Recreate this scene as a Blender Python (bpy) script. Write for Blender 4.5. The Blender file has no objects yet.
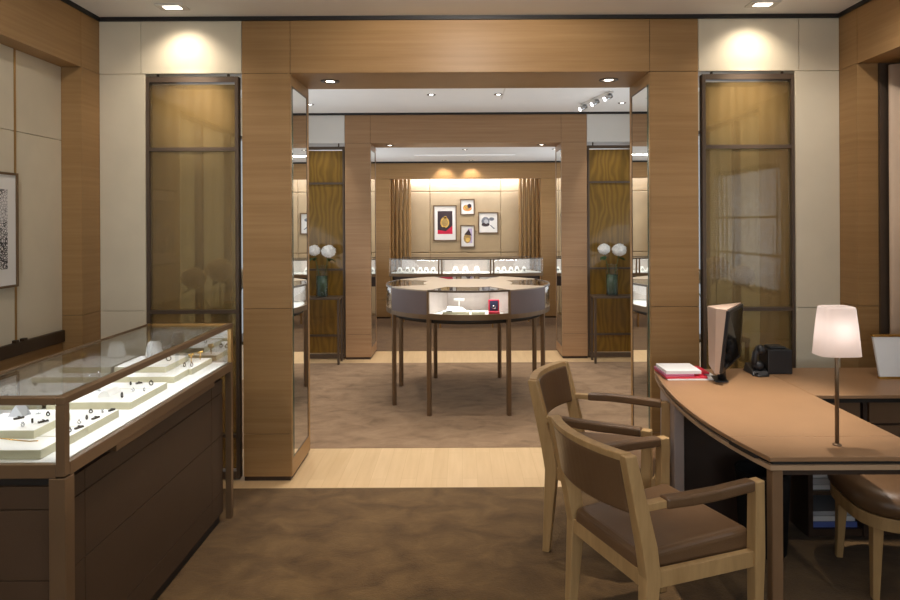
import bpy, bmesh, math, random
from mathutils import Vector, Matrix
random.seed(7)
PI = math.pi
SC = bpy.context.scene
COL = SC.collection
CX = 0.06           # axis of the enfilade

# ------------------------------------------------------------------ materials
def lin(r, g, b):
    f = lambda c: (c/255/12.92) if c/255 <= .04045 else ((c/255+.055)/1.055)**2.4
    return (f(r), f(g), f(b), 1)

def new_mat(name):
    m = bpy.data.materials.new(name); m.use_nodes = True
    nt = m.node_tree; nt.nodes.clear()
    out = nt.nodes.new('ShaderNodeOutputMaterial')
    return m, nt, out

def N(nt, kind, **kw):
    n = nt.nodes.new(kind)
    for k, v in kw.items():
        if k in n.inputs: n.inputs[k].default_value = v
        else: setattr(n, k, v)
    return n

def coords(nt, scale=(1, 1, 1)):
    tc = nt.nodes.new('ShaderNodeTexCoord'); mp = nt.nodes.new('ShaderNodeMapping')
    mp.inputs['Scale'].default_value = scale
    nt.links.new(tc.outputs['Object'], mp.inputs['Vector'])
    return mp.outputs['Vector']

def mix_col(nt, fac, a, b):
    r = nt.nodes.new('ShaderNodeValToRGB')
    r.color_ramp.elements[0].color = a; r.color_ramp.elements[1].color = b
    r.color_ramp.elements[0].position = .3; r.color_ramp.elements[1].position = .7
    nt.links.new(fac, r.inputs['Fac'])
    return r.outputs['Color']

def simple(name, c, rough=.5, metal=0.0, var=.12, scale=6, bump=0.0, spec=.5, bscale=None):
    """principled surface with a soft noise in its colour"""
    m, nt, out = new_mat(name)
    b = N(nt, 'ShaderNodeBsdfPrincipled', Roughness=rough, Metallic=metal)
    b.inputs['Specular IOR Level'].default_value = spec
    nz = N(nt, 'ShaderNodeTexNoise', Scale=scale, Detail=5.0)
    nt.links.new(coords(nt), nz.inputs['Vector'])
    a = tuple(x*(1-var) for x in c[:3])+(1,); d = tuple(min(1, x*(1+var)) for x in c[:3])+(1,)
    nt.links.new(mix_col(nt, nz.outputs['Fac'], a, d), b.inputs['Base Color'])
    if bump:
        n2 = N(nt, 'ShaderNodeTexNoise', Scale=bscale or scale*12, Detail=3.0)
        nt.links.new(coords(nt), n2.inputs['Vector'])
        bp = N(nt, 'ShaderNodeBump', Strength=bump, Distance=.004)
        nt.links.new(n2.outputs['Fac'], bp.inputs['Height']); nt.links.new(bp.outputs['Normal'], b.inputs['Normal'])
    nt.links.new(b.outputs['BSDF'], out.inputs['Surface'])
    return m

def wood(name, c0, c1, scale, rough=.45, big=.35):
    """veneer: fine stretched grain plus a slow tone drift"""
    m, nt, out = new_mat(name)
    b = N(nt, 'ShaderNodeBsdfPrincipled', Roughness=rough)
    b.inputs['Specular IOR Level'].default_value = .35
    n1 = N(nt, 'ShaderNodeTexNoise', Scale=1.0, Detail=8.0, Roughness=.65)
    nt.links.new(coords(nt, scale), n1.inputs['Vector'])
    n2 = N(nt, 'ShaderNodeTexNoise', Scale=1.0, Detail=2.0)
    nt.links.new(coords(nt, tuple(s*.12 for s in scale)), n2.inputs['Vector'])
    mx = N(nt, 'ShaderNodeMath', operation='MULTIPLY_ADD'); mx.inputs[1].default_value = big
    ml = N(nt, 'ShaderNodeMath', operation='MULTIPLY'); ml.inputs[1].default_value = 1-big
    nt.links.new(n1.outputs['Fac'], ml.inputs[0])
    nt.links.new(n2.outputs['Fac'], mx.inputs[0]); nt.links.new(ml.outputs[0], mx.inputs[2])
    nt.links.new(mix_col(nt, mx.outputs[0], c0, c1), b.inputs['Base Color'])
    bp = N(nt, 'ShaderNodeBump', Strength=.12, Distance=.002)
    nt.links.new(n1.outputs['Fac'], bp.inputs['Height']); nt.links.new(bp.outputs['Normal'], b.inputs['Normal'])
    nt.links.new(b.outputs['BSDF'], out.inputs['Surface'])
    return m

def schlick(nt, r0, normal=None):
    lw = N(nt, 'ShaderNodeLayerWeight', Blend=.5)
    if normal: nt.links.new(normal, lw.inputs['Normal'])
    p = N(nt, 'ShaderNodeMath', operation='POWER'); p.inputs[1].default_value = 5.0
    nt.links.new(lw.outputs['Facing'], p.inputs[0])
    q = N(nt, 'ShaderNodeMath', operation='MULTIPLY_ADD'); q.inputs[1].default_value = 1-r0; q.inputs[2].default_value = r0
    nt.links.new(p.outputs[0], q.inputs[0])
    return q.outputs[0]

def pane_mat(name, tint=(.97, .985, .98, 1), r0=.04):
    m, nt, out = new_mat(name)
    t = N(nt, 'ShaderNodeBsdfTransparent', Color=tint); g = N(nt, 'ShaderNodeBsdfGlossy', Roughness=.0)
    mx = nt.nodes.new('ShaderNodeMixShader')
    nt.links.new(schlick(nt, r0), mx.inputs[0]); nt.links.new(t.outputs[0], mx.inputs[1]); nt.links.new(g.outputs[0], mx.inputs[2])
    nt.links.new(mx.outputs[0], out.inputs['Surface'])
    return m

def amber_mat(name, tint, cloth0, cloth1, body, moire, r0=.05):
    """tinted laminated glass with a metallic woven fabric inside"""
    m, nt, out = new_mat(name)
    t = N(nt, 'ShaderNodeBsdfTransparent', Color=tint)
    w = N(nt, 'ShaderNodeTexWave', Scale=moire[0], Distortion=moire[1], Detail=2.0)
    w.bands_direction = 'X'; w.inputs['Detail Scale'].default_value = moire[3]
    nt.links.new(coords(nt, (1, 1, moire[2])), w.inputs['Vector'])
    n = N(nt, 'ShaderNodeTexNoise', Scale=1.0, Detail=4.0)
    nt.links.new(coords(nt, (70, 1, 1.2)), n.inputs['Vector'])
    av = N(nt, 'ShaderNodeMath', operation='MULTIPLY_ADD'); av.inputs[1].default_value = .45
    hv = N(nt, 'ShaderNodeMath', operation='MULTIPLY'); hv.inputs[1].default_value = .55
    nt.links.new(n.outputs['Fac'], hv.inputs[0]); nt.links.new(w.outputs['Fac'], av.inputs[0]); nt.links.new(hv.outputs[0], av.inputs[2])
    d = N(nt, 'ShaderNodeBsdfPrincipled', Roughness=.42, Metallic=.35)
    nt.links.new(mix_col(nt, av.outputs[0], cloth0, cloth1), d.inputs['Base Color'])
    mx = N(nt, 'ShaderNodeMixShader'); mx.inputs[0].default_value = body
    nt.links.new(t.outputs[0], mx.inputs[1]); nt.links.new(d.outputs[0], mx.inputs[2])
    g = N(nt, 'ShaderNodeBsdfGlossy', Roughness=.015)
    bp = N(nt, 'ShaderNodeBump', Strength=.18, Distance=.003)
    nt.links.new(n.outputs['Fac'], bp.inputs['Height']); nt.links.new(bp.outputs['Normal'], g.inputs['Normal'])
    m2 = nt.nodes.new('ShaderNodeMixShader')
    nt.links.new(schlick(nt, r0), m2.inputs[0]); nt.links.new(mx.outputs[0], m2.inputs[1]); nt.links.new(g.outputs[0], m2.inputs[2])
    nt.links.new(m2.outputs[0], out.inputs['Surface'])
    return m

def emit(name, c, s):
    m, nt, out = new_mat(name)
    e = N(nt, 'ShaderNodeEmission', Color=c, Strength=s)
    nt.links.new(e.outputs[0], out.inputs['Surface'])
    return m

def carpet_mat(name, c0, c1, c2):
    m, nt, out = new_mat(name)
    b = N(nt, 'ShaderNodeBsdfPrincipled', Roughness=.95)
    b.inputs['Specular IOR Level'].default_value = .1
    b.inputs['Sheen Weight'].default_value = .15
    n = N(nt, 'ShaderNodeTexNoise', Scale=1.0, Detail=5.0, Roughness=.6, Distortion=.6)
    nt.links.new(coords(nt, (5.0, 7.0, 1)), n.inputs['Vector'])
    f = N(nt, 'ShaderNodeTexNoise', Scale=160.0, Detail=3.0)
    nt.links.new(coords(nt), f.inputs['Vector'])
    r = nt.nodes.new('ShaderNodeValToRGB'); e = r.color_ramp.elements
    e[0].color = c0; e[0].position = .30; e[1].color = c2; e[1].position = .68
    k = e.new(.47); k.color = c1
    av = N(nt, 'ShaderNodeMath', operation='MULTIPLY_ADD'); av.inputs[1].default_value = .2
    hv = N(nt, 'ShaderNodeMath', operation='MULTIPLY'); hv.inputs[1].default_value = .8
    nt.links.new(n.outputs['Fac'], hv.inputs[0]); nt.links.new(f.outputs['Fac'], av.inputs[0]); nt.links.new(hv.outputs[0], av.inputs[2])
    nt.links.new(av.outputs[0], r.inputs['Fac']); nt.links.new(r.outputs['Color'], b.inputs['Base Color'])
    bp = N(nt, 'ShaderNodeBump', Strength=.5, Distance=.006)
    nt.links.new(f.outputs['Fac'], bp.inputs['Height']); nt.links.new(bp.outputs['Normal'], b.inputs['Normal'])
    nt.links.new(b.outputs['BSDF'], out.inputs['Surface'])
    return m

def plank_mat(name, c0, c1, line):
    m, nt, out = new_mat(name)
    b = N(nt, 'ShaderNodeBsdfPrincipled', Roughness=.38)
    n = N(nt, 'ShaderNodeTexNoise', Scale=1.0, Detail=6.0)
    nt.links.new(coords(nt, (26, 2.2, 1)), n.inputs['Vector'])
    br = N(nt, 'ShaderNodeTexBrick', Scale=1.0)
    br.inputs['Color1'].default_value = (.42, .42, .42, 1); br.inputs['Color2'].default_value = (.58, .58, .58, 1)
    br.inputs['Mortar'].default_value = (0, 0, 0, 1); br.inputs['Mortar Size'].default_value = .0015
    br.inputs['Brick Width'].default_value = .9; br.inputs['Row Height'].default_value = .095
    tc = nt.nodes.new('ShaderNodeTexCoord'); mp = nt.nodes.new('ShaderNodeMapping')
    mp.inputs['Rotation'].default_value = (0, 0, PI/2)
    nt.links.new(tc.outputs['Object'], mp.inputs['Vector']); nt.links.new(mp.outputs['Vector'], br.inputs['Vector'])
    av = N(nt, 'ShaderNodeMath', operation='MULTIPLY_ADD'); av.inputs[1].default_value = .6
    hv = N(nt, 'ShaderNodeMath', operation='MULTIPLY'); hv.inputs[1].default_value = .4
    nt.links.new(n.outputs['Fac'], hv.inputs[0]); nt.links.new(br.outputs['Color'], av.inputs[0]); nt.links.new(hv.outputs[0], av.inputs[2])
    nt.links.new(mix_col(nt, av.outputs[0], c0, c1), b.inputs['Base Color'])
    nt.links.new(b.outputs['BSDF'], out.inputs['Surface'])
    return m

def scale_print(name):
    """black and white print of overlapping scales"""
    m, nt, out = new_mat(name)
    b = N(nt, 'ShaderNodeBsdfPrincipled', Roughness=.5)
    v = N(nt, 'ShaderNodeTexVoronoi', Scale=75.0)
    v.feature = 'DISTANCE_TO_EDGE'
    nt.links.new(coords(nt), v.inputs['Vector'])
    w = N(nt, 'ShaderNodeTexWave', Scale=5.0, Distortion=6.0, Detail=2.0)
    nt.links.new(coords(nt), w.inputs['Vector'])
    a = N(nt, 'ShaderNodeMath', operation='MULTIPLY_ADD'); a.inputs[1].default_value = 3.2
    h = N(nt, 'ShaderNodeMath', operation='MULTIPLY'); h.inputs[1].default_value = .35
    nt.links.new(w.outputs['Fac'], h.inputs[0]); nt.links.new(v.outputs['Distance'], a.inputs[0]); nt.links.new(h.outputs[0], a.inputs[2])
    nt.links.new(mix_col(nt, a.outputs[0], lin(28, 26, 28), lin(225, 222, 222)), b.inputs['Base Color'])
    nt.links.new(b.outputs[0], out.inputs['Surface'])
    return m

M = {}
OAK0, OAK1 = lin(141, 107, 66), lin(168, 133, 89)
M['oak'] = wood('oak_veneer', OAK0, OAK1, (1.3, 1.3, 42))
M['oak_cool_lit'] = wood('oak_veneer_cool_lit', lin(142, 108, 76), lin(168, 134, 100), (1.3, 1.3, 42))  # same oak; the cooler light of the middle room is put into its colour
M['chair_wood'] = wood('pale_ash', lin(154, 123, 82), lin(190, 157, 110), (30, 30, 3.5), .42)
M['seam'] = simple('seam_dark', lin(70, 48, 30), .7)
M['cream'] = simple('cream_leather', lin(212, 202, 180), .55, var=.03, bump=.25, bscale=260)
M['white_paint'] = simple('white_paint', lin(214, 211, 206), .7, var=.01)
M['ceil'] = simple('ceiling_paint', lin(238, 237, 235), .8, var=.01)
M['black'] = simple('black_fill', lin(28, 25, 24), .5)
M['plinth'] = simple('dark_plinth', lin(62, 44, 32), .5)
M['darkwood'] = simple('dark_bronze_rail', lin(56, 40, 26), .4)
M['bronze'] = simple('bronze_metal', lin(122, 99, 75), .36, metal=.5, var=.06)
M['bronze_dark'] = simple('bronze_dark', lin(88, 74, 62), .4, metal=.35, var=.06)
M['brass'] = simple('satin_brass', lin(176, 140, 88), .35, metal=.7, var=.05)
M['chrome'] = simple('steel', lin(190, 190, 192), .2, metal=.95, var=.03)
M['brown_panel'] = simple('brown_leather_panel', lin(76, 58, 43), .6, spec=.25, var=.05, bump=.15, bscale=240)
M['deep_brown'] = simple('deep_brown', lin(60, 44, 35), .5, var=.08)
M['table_panel'] = simple('taupe_leather_panel', lin(104, 91, 91), .7, var=.04, bump=.15, bscale=240)
M['tan_top'] = simple('tan_leather_top', lin(150, 134, 114), .3, var=.04)
M['liner'] = simple('pale_liner', lin(206, 194, 188), .6, var=.02)
M['desk_leg'] = simple('desk_leg_brown', lin(118, 91, 66), .4, var=.04)
M['desk_top'] = simple('desk_leather', lin(142, 109, 78), .42, var=.05, bump=.12, bscale=300)
M['desk_rim'] = simple('desk_rim', lin(168, 140, 112), .4, var=.05)
M['leg_lit'] = simple('lit_leather_grey', lin(176, 162, 158), .4, var=.03)  # leather end panel; the lavender-grey light on it is put into the colour
M['drawer'] = simple('drawer_brown', lin(112, 86, 63), .45, var=.05)
M['leather'] = simple('brown_leather', lin(100, 75, 52), .33, var=.07, bump=.18, bscale=220)
M['white'] = simple('white_leatherette', lin(236, 234, 230), .5, var=.01)
M['tray_edge'] = simple('pale_green_edge', lin(190, 184, 156), .5, var=.03)
M['jewel'] = simple('dark_jewel', lin(70, 66, 62), .25, metal=.8)
M['silver'] = simple('silver_jewel', lin(205, 205, 208), .2, metal=.9)
M['gold'] = simple('gold_jewel', lin(214, 172, 96), .25, metal=.9)
M['acrylic'] = pane_mat('acrylic', (.93, .95, .96, 1), .08)
M['glass'] = pane_mat('clear_glass')
M['glass_back'] = pane_mat('back_glass', (.84, .86, .86, 1), .42)
M['mirror'] = simple('mirror_silver', (.9, .92, .91, 1), .0, metal=1, var=0)
M['green_edge'] = simple('green_edge_reflection', lin(40, 78, 66), .2, var=.05)
M['amber'] = amber_mat('amber_screen', (.66, .54, .33, 1), lin(150, 126, 78), lin(160, 136, 88), .42, (5.0, 3.5, .3, 1.0), .07)
M['amber_deep'] = amber_mat('amber_screen_deep', (.30, .20, .07, 1), lin(116, 86, 26), lin(138, 103, 34), .9, (5.0, 16.0, .35, .9), .03)
M['carpet1'] = carpet_mat('brown_carpet', lin(70, 51, 27), lin(92, 69, 40), lin(112, 87, 53))
M['carpet2'] = carpet_mat('taupe_carpet', lin(106, 82, 58), lin(134, 107, 80), lin(150, 123, 94))
M['carpet3'] = carpet_mat('hazel_carpet', lin(84, 60, 36), lin(100, 74, 46), lin(112, 85, 54))
M['plank'] = plank_mat('pale_oak_floor', lin(192, 160, 116), lin(216, 186, 144), 0)
M['panel_gold'] = simple('gold_fabric_panel', lin(186, 163, 128), .5, var=.04, bump=.2, bscale=200)
M['curtain'] = simple('gold_curtain', lin(152, 118, 72), .5, var=.06)
M['drape'] = simple('beige_drape', lin(200, 178, 156), .8, var=.05)
M['black_plastic'] = simple('black_plastic', lin(30, 30, 33), .35, var=.05)
M['bin_black'] = simple('matte_black', lin(20, 19, 19), .8, var=.05, spec=.2)
M['screen_black'] = simple('dark_screen', lin(16, 15, 15), .12, var=.0)
M['monitor_shell'] = simple('monitor_shell', lin(190, 166, 150), .4, var=.03)
M['paper'] = simple('paper', lin(226, 228, 230), .6, var=.02)
M['paper2'] = simple('paper_grey', lin(186, 186, 190), .6, var=.05)
M['blue_paper'] = simple('blue_paper', lin(92, 112, 190), .6, var=.05)
M['red'] = simple('red_card', lin(190, 34, 58), .45, var=.06)
M['plum'] = simple('plum_card', lin(176, 96, 130), .5, var=.05)
M['navy'] = simple('navy_velvet', lin(38, 42, 74), .6, var=.05)
M['petal'] = simple('white_petal', lin(236, 235, 232), .7, var=.2, scale=55)
M['leaf'] = simple('leaf', lin(44, 72, 34), .5, var=.2)
M['stem'] = simple('stem', lin(62, 88, 44), .5, var=.1)
M['vase_water'] = pane_mat('green_water', (.10, .30, .17, 1), .02)
M['vase_green'] = simple('leaf_lined_water', lin(44, 70, 50), .2, var=.3, scale=30)
M['lens'] = emit('lamp_lens', (1, .9, .76, 1), 14)
M['lens_cool'] = emit('lamp_lens_cool', (1, .97, .93, 1), 14)
M['strip_led'] = emit('led_strip', (1, .95, .9, 1), 6)
M['slot'] = emit('slot_diffuser', (1, .97, .94, 1), .75)
M['print_bw'] = scale_print('scales_print')
M['matboard'] = simple('mat_board', lin(232, 230, 226), .7, var=.01)
M['art_dark'] = simple('art_dark', lin(52, 38, 42), .5, var=.2)
M['art_red'] = simple('art_red', lin(196, 24, 62), .5, var=.2)
M['art_orange'] = simple('art_orange', lin(214, 142, 78), .5, var=.35, scale=60)
M['art_olive'] = simple('art_olive', lin(164, 134, 76), .5, var=.35, scale=60)
M['art_grey'] = simple('art_grey', lin(120, 124, 132), .5, var=.4, scale=40)
M['art_lilac'] = simple('art_lilac', lin(186, 172, 206), .5, var=.1)

def shade_mat():
    m, nt, out = new_mat('lamp_shade_glass')
    t = N(nt, 'ShaderNodeBsdfTranslucent', Color=(.96, .86, .80, 1)); d = N(nt, 'ShaderNodeBsdfDiffuse', Color=(.92, .84, .8, 1))
    mx = N(nt, 'ShaderNodeMixShader'); mx.inputs[0].default_value = .4
    nt.links.new(t.outputs[0], mx.inputs[1]); nt.links.new(d.outputs[0], mx.inputs[2]); nt.links.new(mx.outputs[0], out.inputs['Surface'])
    return m
M['shade'] = shade_mat()

# ------------------------------------------------------------------ mesh builder
class MB:
    def __init__(s): s.bm = bmesh.new(); s.mats = []
    def mi(s, m):
        if m is None: return 0
        if m not in s.mats: s.mats.append(m)
        return s.mats.index(m)
    def box(s, x0, x1, y0, y1, z0, z1, m=None, top=None, front=None):
        k = s.mi(m)
        v = [s.bm.verts.new((x, y, z)) for z in (z0, z1) for y in (y0, y1) for x in (x0, x1)]
        F = [(0, 2, 3, 1), (4, 5, 7, 6), (0, 1, 5, 4), (2, 6, 7, 3), (0, 4, 6, 2), (1, 3, 7, 5)]
        for i, f in enumerate(F):
            fc = s.bm.faces.new([v[j] for j in f]); fc.material_index = k
            if i == 1 and top: fc.material_index = s.mi(top)
            if i == 2 and front: fc.material_index = s.mi(front)
        return s
    def hexa(s, lo, hi, m=None):
        """solid between two polygons of the same vertex count (lists of xyz, counter-clockwise from above)"""
        k = s.mi(m); n = len(lo)
        a = [s.bm.verts.new(p) for p in lo]; b = [s.bm.verts.new(p) for p in hi]
        fs = [s.bm.faces.new(a[::-1]), s.bm.faces.new(b)]
        for i in range(n): fs.append(s.bm.faces.new((a[i], a[(i+1) % n], b[(i+1) % n], b[i])))
        for f in fs: f.material_index = k
        return fs
    def prism(s, poly, z0, z1, m=None):
        s.hexa([(x, y, z0) for x, y in poly], [(x, y, z1) for x, y in poly], m); return s
    def cyl(s, p0, p1, r0, r1=None, n=16, m=None, smooth=True):
        r1 = r0 if r1 is None else r1
        p0, p1 = Vector(p0), Vector(p1); d = (p1-p0).normalized()
        u = d.orthogonal().normalized(); w = d.cross(u)
        ring = lambda p, r: [p+(u*math.cos(2*PI*i/n)+w*math.sin(2*PI*i/n))*r for i in range(n)]
        fs = s.hexa(ring(p0, r0), ring(p1, r1), m)
        if smooth:
            for f in fs[2:]: f.smooth = True
        return s
    def lathe(s, prof, c=(0, 0, 0), n=24, m=None, close=False):
        k = s.mi(m); rings = []
        for r, z in prof:
            rings.append([s.bm.verts.new((c[0]+r*math.cos(2*PI*i/n), c[1]+r*math.sin(2*PI*i/n), c[2]+z)) for i in range(n)])
        for a, b in zip(rings, rings[1:]):
            for i in range(n):
                f = s.bm.faces.new((a[i], a[(i+1) % n], b[(i+1) % n], b[i])); f.smooth = True; f.material_index = k
        for rg, rev in ((rings[0], True), (rings[-1], False)):
            if not close and rg:
                f = s.bm.faces.new(rg[::-1] if rev else rg); f.material_index = k
        return s
    def sweep(s, pts, secs, m=None):
        """pts: centres; secs: per point list of offset vectors (closed section)"""
        k = s.mi(m); rings = []
        for p, sec in zip(pts, secs):
            rings.append([s.bm.verts.new(Vector(p)+Vector(o)) for o in sec])
        n = len(rings[0])
        for a, b in zip(rings, rings[1:]):
            for i in range(n):
                f = s.bm.faces.new((a[i], a[(i+1) % n], b[(i+1) % n], b[i])); f.material_index = k
        f = s.bm.faces.new(rings[0][::-1]); f.material_index = k
        f = s.bm.faces.new(rings[-1]); f.material_index = k
        return s
    def tube(s, pts, r, n=8, m=None):
        pts = [Vector(p) for p in pts]; secs = []
        for i, p in enumerate(pts):
            d = (pts[min(i+1, len(pts)-1)]-pts[max(i-1, 0)]).normalized()
            if i == 0: u = d.orthogonal().normalized()
            u = (u-d*u.dot(d)).normalized(); w = d.cross(u)
            rr = r[i] if isinstance(r, (list, tuple)) else r
            secs.append([(u*math.cos(2*PI*j/n)+w*math.sin(2*PI*j/n))*rr for j in range(n)])
        s.sweep(pts, secs, m)
        for f in s.bm.faces:
            if len(f.verts) == 4: f.smooth = True
        return s
    def arc(s, r0, r1, a0, a1, z0, z1, c=(0, 0), n=10, m=None, top=None):
        """ring-sector solid, angles in radians"""
        k = s.mi(m); A = [a0+(a1-a0)*i/n for i in range(n+1)]
        R = []
        for a in A:
            ca, sa = math.cos(a), math.sin(a)
            R.append([s.bm.verts.new((c[0]+r*ca, c[1]+r*sa, z)) for r, z in ((r0, z0), (r1, z0), (r1, z1), (r0, z1))])
        for p, q in zip(R, R[1:]):
            for i in range(4):
                f = s.bm.faces.new((p[i], q[i], q[(i+1) % 4], p[(i+1) % 4])); f.material_index = k
                if i == 2 and top: f.material_index = s.mi(top)
                f.smooth = False
        for e, rv in ((R[0], 0), (R[-1], 1)):
            f = s.bm.faces.new(e[::-1] if rv else e); f.material_index = k
        return s
    def ico(s, c, r, sub=2, m=None, sc=(1, 1, 1)):
        k = s.mi(m)
        g = bmesh.ops.create_icosphere(s.bm, subdivisions=sub, radius=r, matrix=Matrix.Translation(c) @ Matrix.Diagonal((*sc, 1)))
        for v in g['verts']:
            for f in v.link_faces: f.material_index = k; f.smooth = True
        return s
    def torus(s, c, R, r, axis='z', n=16, k=6, m=None, a0=0, a1=2*PI):
        pts = []
        for i in range(n+1):
            a = a0+(a1-a0)*i/n; x, y = R*math.cos(a), R*math.sin(a)
            o = {'z': (x, y, 0), 'y': (x, 0, y), 'x': (0, x, y)}[axis]
            pts.append(Vector(c)+Vector(o))
        return s.tube(pts, r, k, m)
    def build(s, name, mat=None, parent=None, bevel=0, seg=2, loc=None, rot=None):
        bmesh.ops.recalc_face_normals(s.bm, faces=s.bm.faces)
        me = bpy.data.meshes.new(name); s.bm.to_mesh(me); s.bm.free()
        if s.mats:
            for m in s.mats: me.materials.append(m)
        else: me.materials.append(mat)
        o = bpy.data.objects.new(name, me); COL.objects.link(o)
        if parent: o.parent = parent
        if loc: o.location = loc
        if rot is not None: o.rotation_euler.z = rot
        if bevel:
            b = o.modifiers.new('bevel', 'BEVEL'); b.width = bevel; b.segments = seg; b.limit_method = 'ANGLE'; b.angle_limit = math.radians(40)
        return o

def B(x0, x1, y0, y1, z0, z1, *a, **k): return MB().box(x0, x1, y0, y1, z0, z1, *a, **k)

def tag(o, label, cat, group=None, kind=None):
    o['label'] = label; o['category'] = cat
    if group: o['group'] = group
    if kind: o['kind'] = kind
    return o
def thing(name, label, cat, loc=(0, 0, 0), rz=0, group=None):
    o = bpy.data.objects.new(name, None); COL.objects.link(o); o.empty_display_size = .1
    o.location = loc; o.rotation_euler = (0, 0, rz)
    return tag(o, label, cat, group)
def struct(o): o['kind'] = 'structure'; return o
def sroot(name):
    o = bpy.data.objects.new(name, None); COL.objects.link(o); o['kind'] = 'structure'; return o
def kids(o): return [c for c in COL.objects if c.parent == o]
def dup(root, label, loc=None, rz=None):
    r = root.copy(); COL.objects.link(r); r['label'] = label
    if loc: r.location = loc
    if rz is not None: r.rotation_euler = (0, 0, rz)
    for ch in kids(root):
        c = ch.copy(); COL.objects.link(c); c.parent = r
        for g in kids(ch):
            d = g.copy(); COL.objects.link(d); d.parent = c
    return r

# ------------------------------------------------------------------ lights
def spot(parent, p, power, size, target, col, blend=.6, rad=.03):
    l = bpy.data.lights.new('lamp', 'SPOT'); l.energy = power; l.spot_size = size; l.spot_blend = blend
    l.color = col; l.shadow_soft_size = rad
    o = bpy.data.objects.new('lamp', l); COL.objects.link(o)
    d = Vector(target)-Vector(p)
    o.rotation_euler = d.to_track_quat('-Z', 'Y').to_euler(); o.location = Vector(p)-Vector(parent.location); o.parent = parent
    return o
def area(name, p, sx, sy, power, direction, col, parent=None, up='Y'):
    l = bpy.data.lights.new(name, 'AREA'); l.shape = 'RECTANGLE'; l.size = sx; l.size_y = sy; l.energy = power; l.color = col
    o = bpy.data.objects.new(name, l); COL.objects.link(o); o.location = p
    o.rotation_euler = Vector(direction).to_track_quat('-Z', up).to_euler()
    if parent: o.parent = parent
    return o
WARM = (1, .86, .70); NEUT = (1, .91, .82); COOL = (1, .96, .92); DAY = (.88, .94, 1)

# ------------------------------------------------------------------ constants of the rooms
Y1, Y1B = 4.02, 4.51
Y2, Y2B = 7.575, 8.06
Y3 = 10.78
ZC, ZL = 2.852, 2.525
YB = -2.6
XL, XR = -2.234, 2.345

# floor: oak slab with carpets and thresholds as children
fl = struct(B(-3, 3.2, YB-.1, 11.4, -.12, -.004).build('floor', M['plank']))
B(-2.36, 2.9, YB, 3.91, -.006, .004).build('carpet', M['carpet1'], fl)
B(CX-2.4, CX+2.4, 4.60, 7.38, -.006, .004).build('carpet', M['carpet2'], fl)
B(CX-2.4, CX+2.4, Y2B, 11.3, -.006, .004).build('carpet', M['carpet3'], fl)
for a, b in ((3.91, 4.60), (7.38, Y2B)):
    B(-2.36, 2.5, a, b, -.006, .002).build('threshold', M['plank'], fl)

# ceilings
c1 = struct(B(-2.5, 3.0, YB, Y1+.02, 2.875, 3.0).build('ceiling', M['ceil']))
c2 = struct(B(-2.5, 3.0, Y1B-.02, Y2+.02, 2.875, 3.0).build('ceiling', M['ceil']))
c3 = struct(B(-2.5, 3.0, Y2B-.02, 11.3, 2.605, 3.0).build('ceiling', M['ceil']))
t1 = struct(B(XL, XR, Y1-.012, Y1+.006, 2.851, 2.876).build('shadow_strip_1', M['black']))  # black strips along the wall tops stand in for shade in ceiling gaps
t2 = struct(B(XL-.006, XL+.012, YB, Y1-.012, 2.851, 2.876).build('shadow_strip_2', M['black']))
t3 = struct(B(XR-.012, XR+.006, YB, Y1-.012, 2.851, 2.876).build('shadow_strip_3', M['black']))
t4 = struct(B(CX-2.3, CX+2.3, Y2-.012, Y2+.006, 2.851, 2.876).build('shadow_strip_4', M['black']))
t5 = struct(B(CX-2.3, CX+2.3, Y3-.012, Y3+.006, 2.578, 2.606).build('shadow_strip_5', M['black']))
struct(B(CX+.36, CX+.372, 4.75, 6.75, 2.871, 2.877).build('trim_6', M['white_paint']))

def rows(x0, x1, y0, y1, zs, mat, parent, name='panel', g=.003, front_only=True):
    for a, b in zip(zs, zs[1:]):
        B(x0+g/2, x1-g/2, y0, y1, a+g/2, b-g/2).build(name, mat, parent, bevel=.0015, seg=1)

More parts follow.
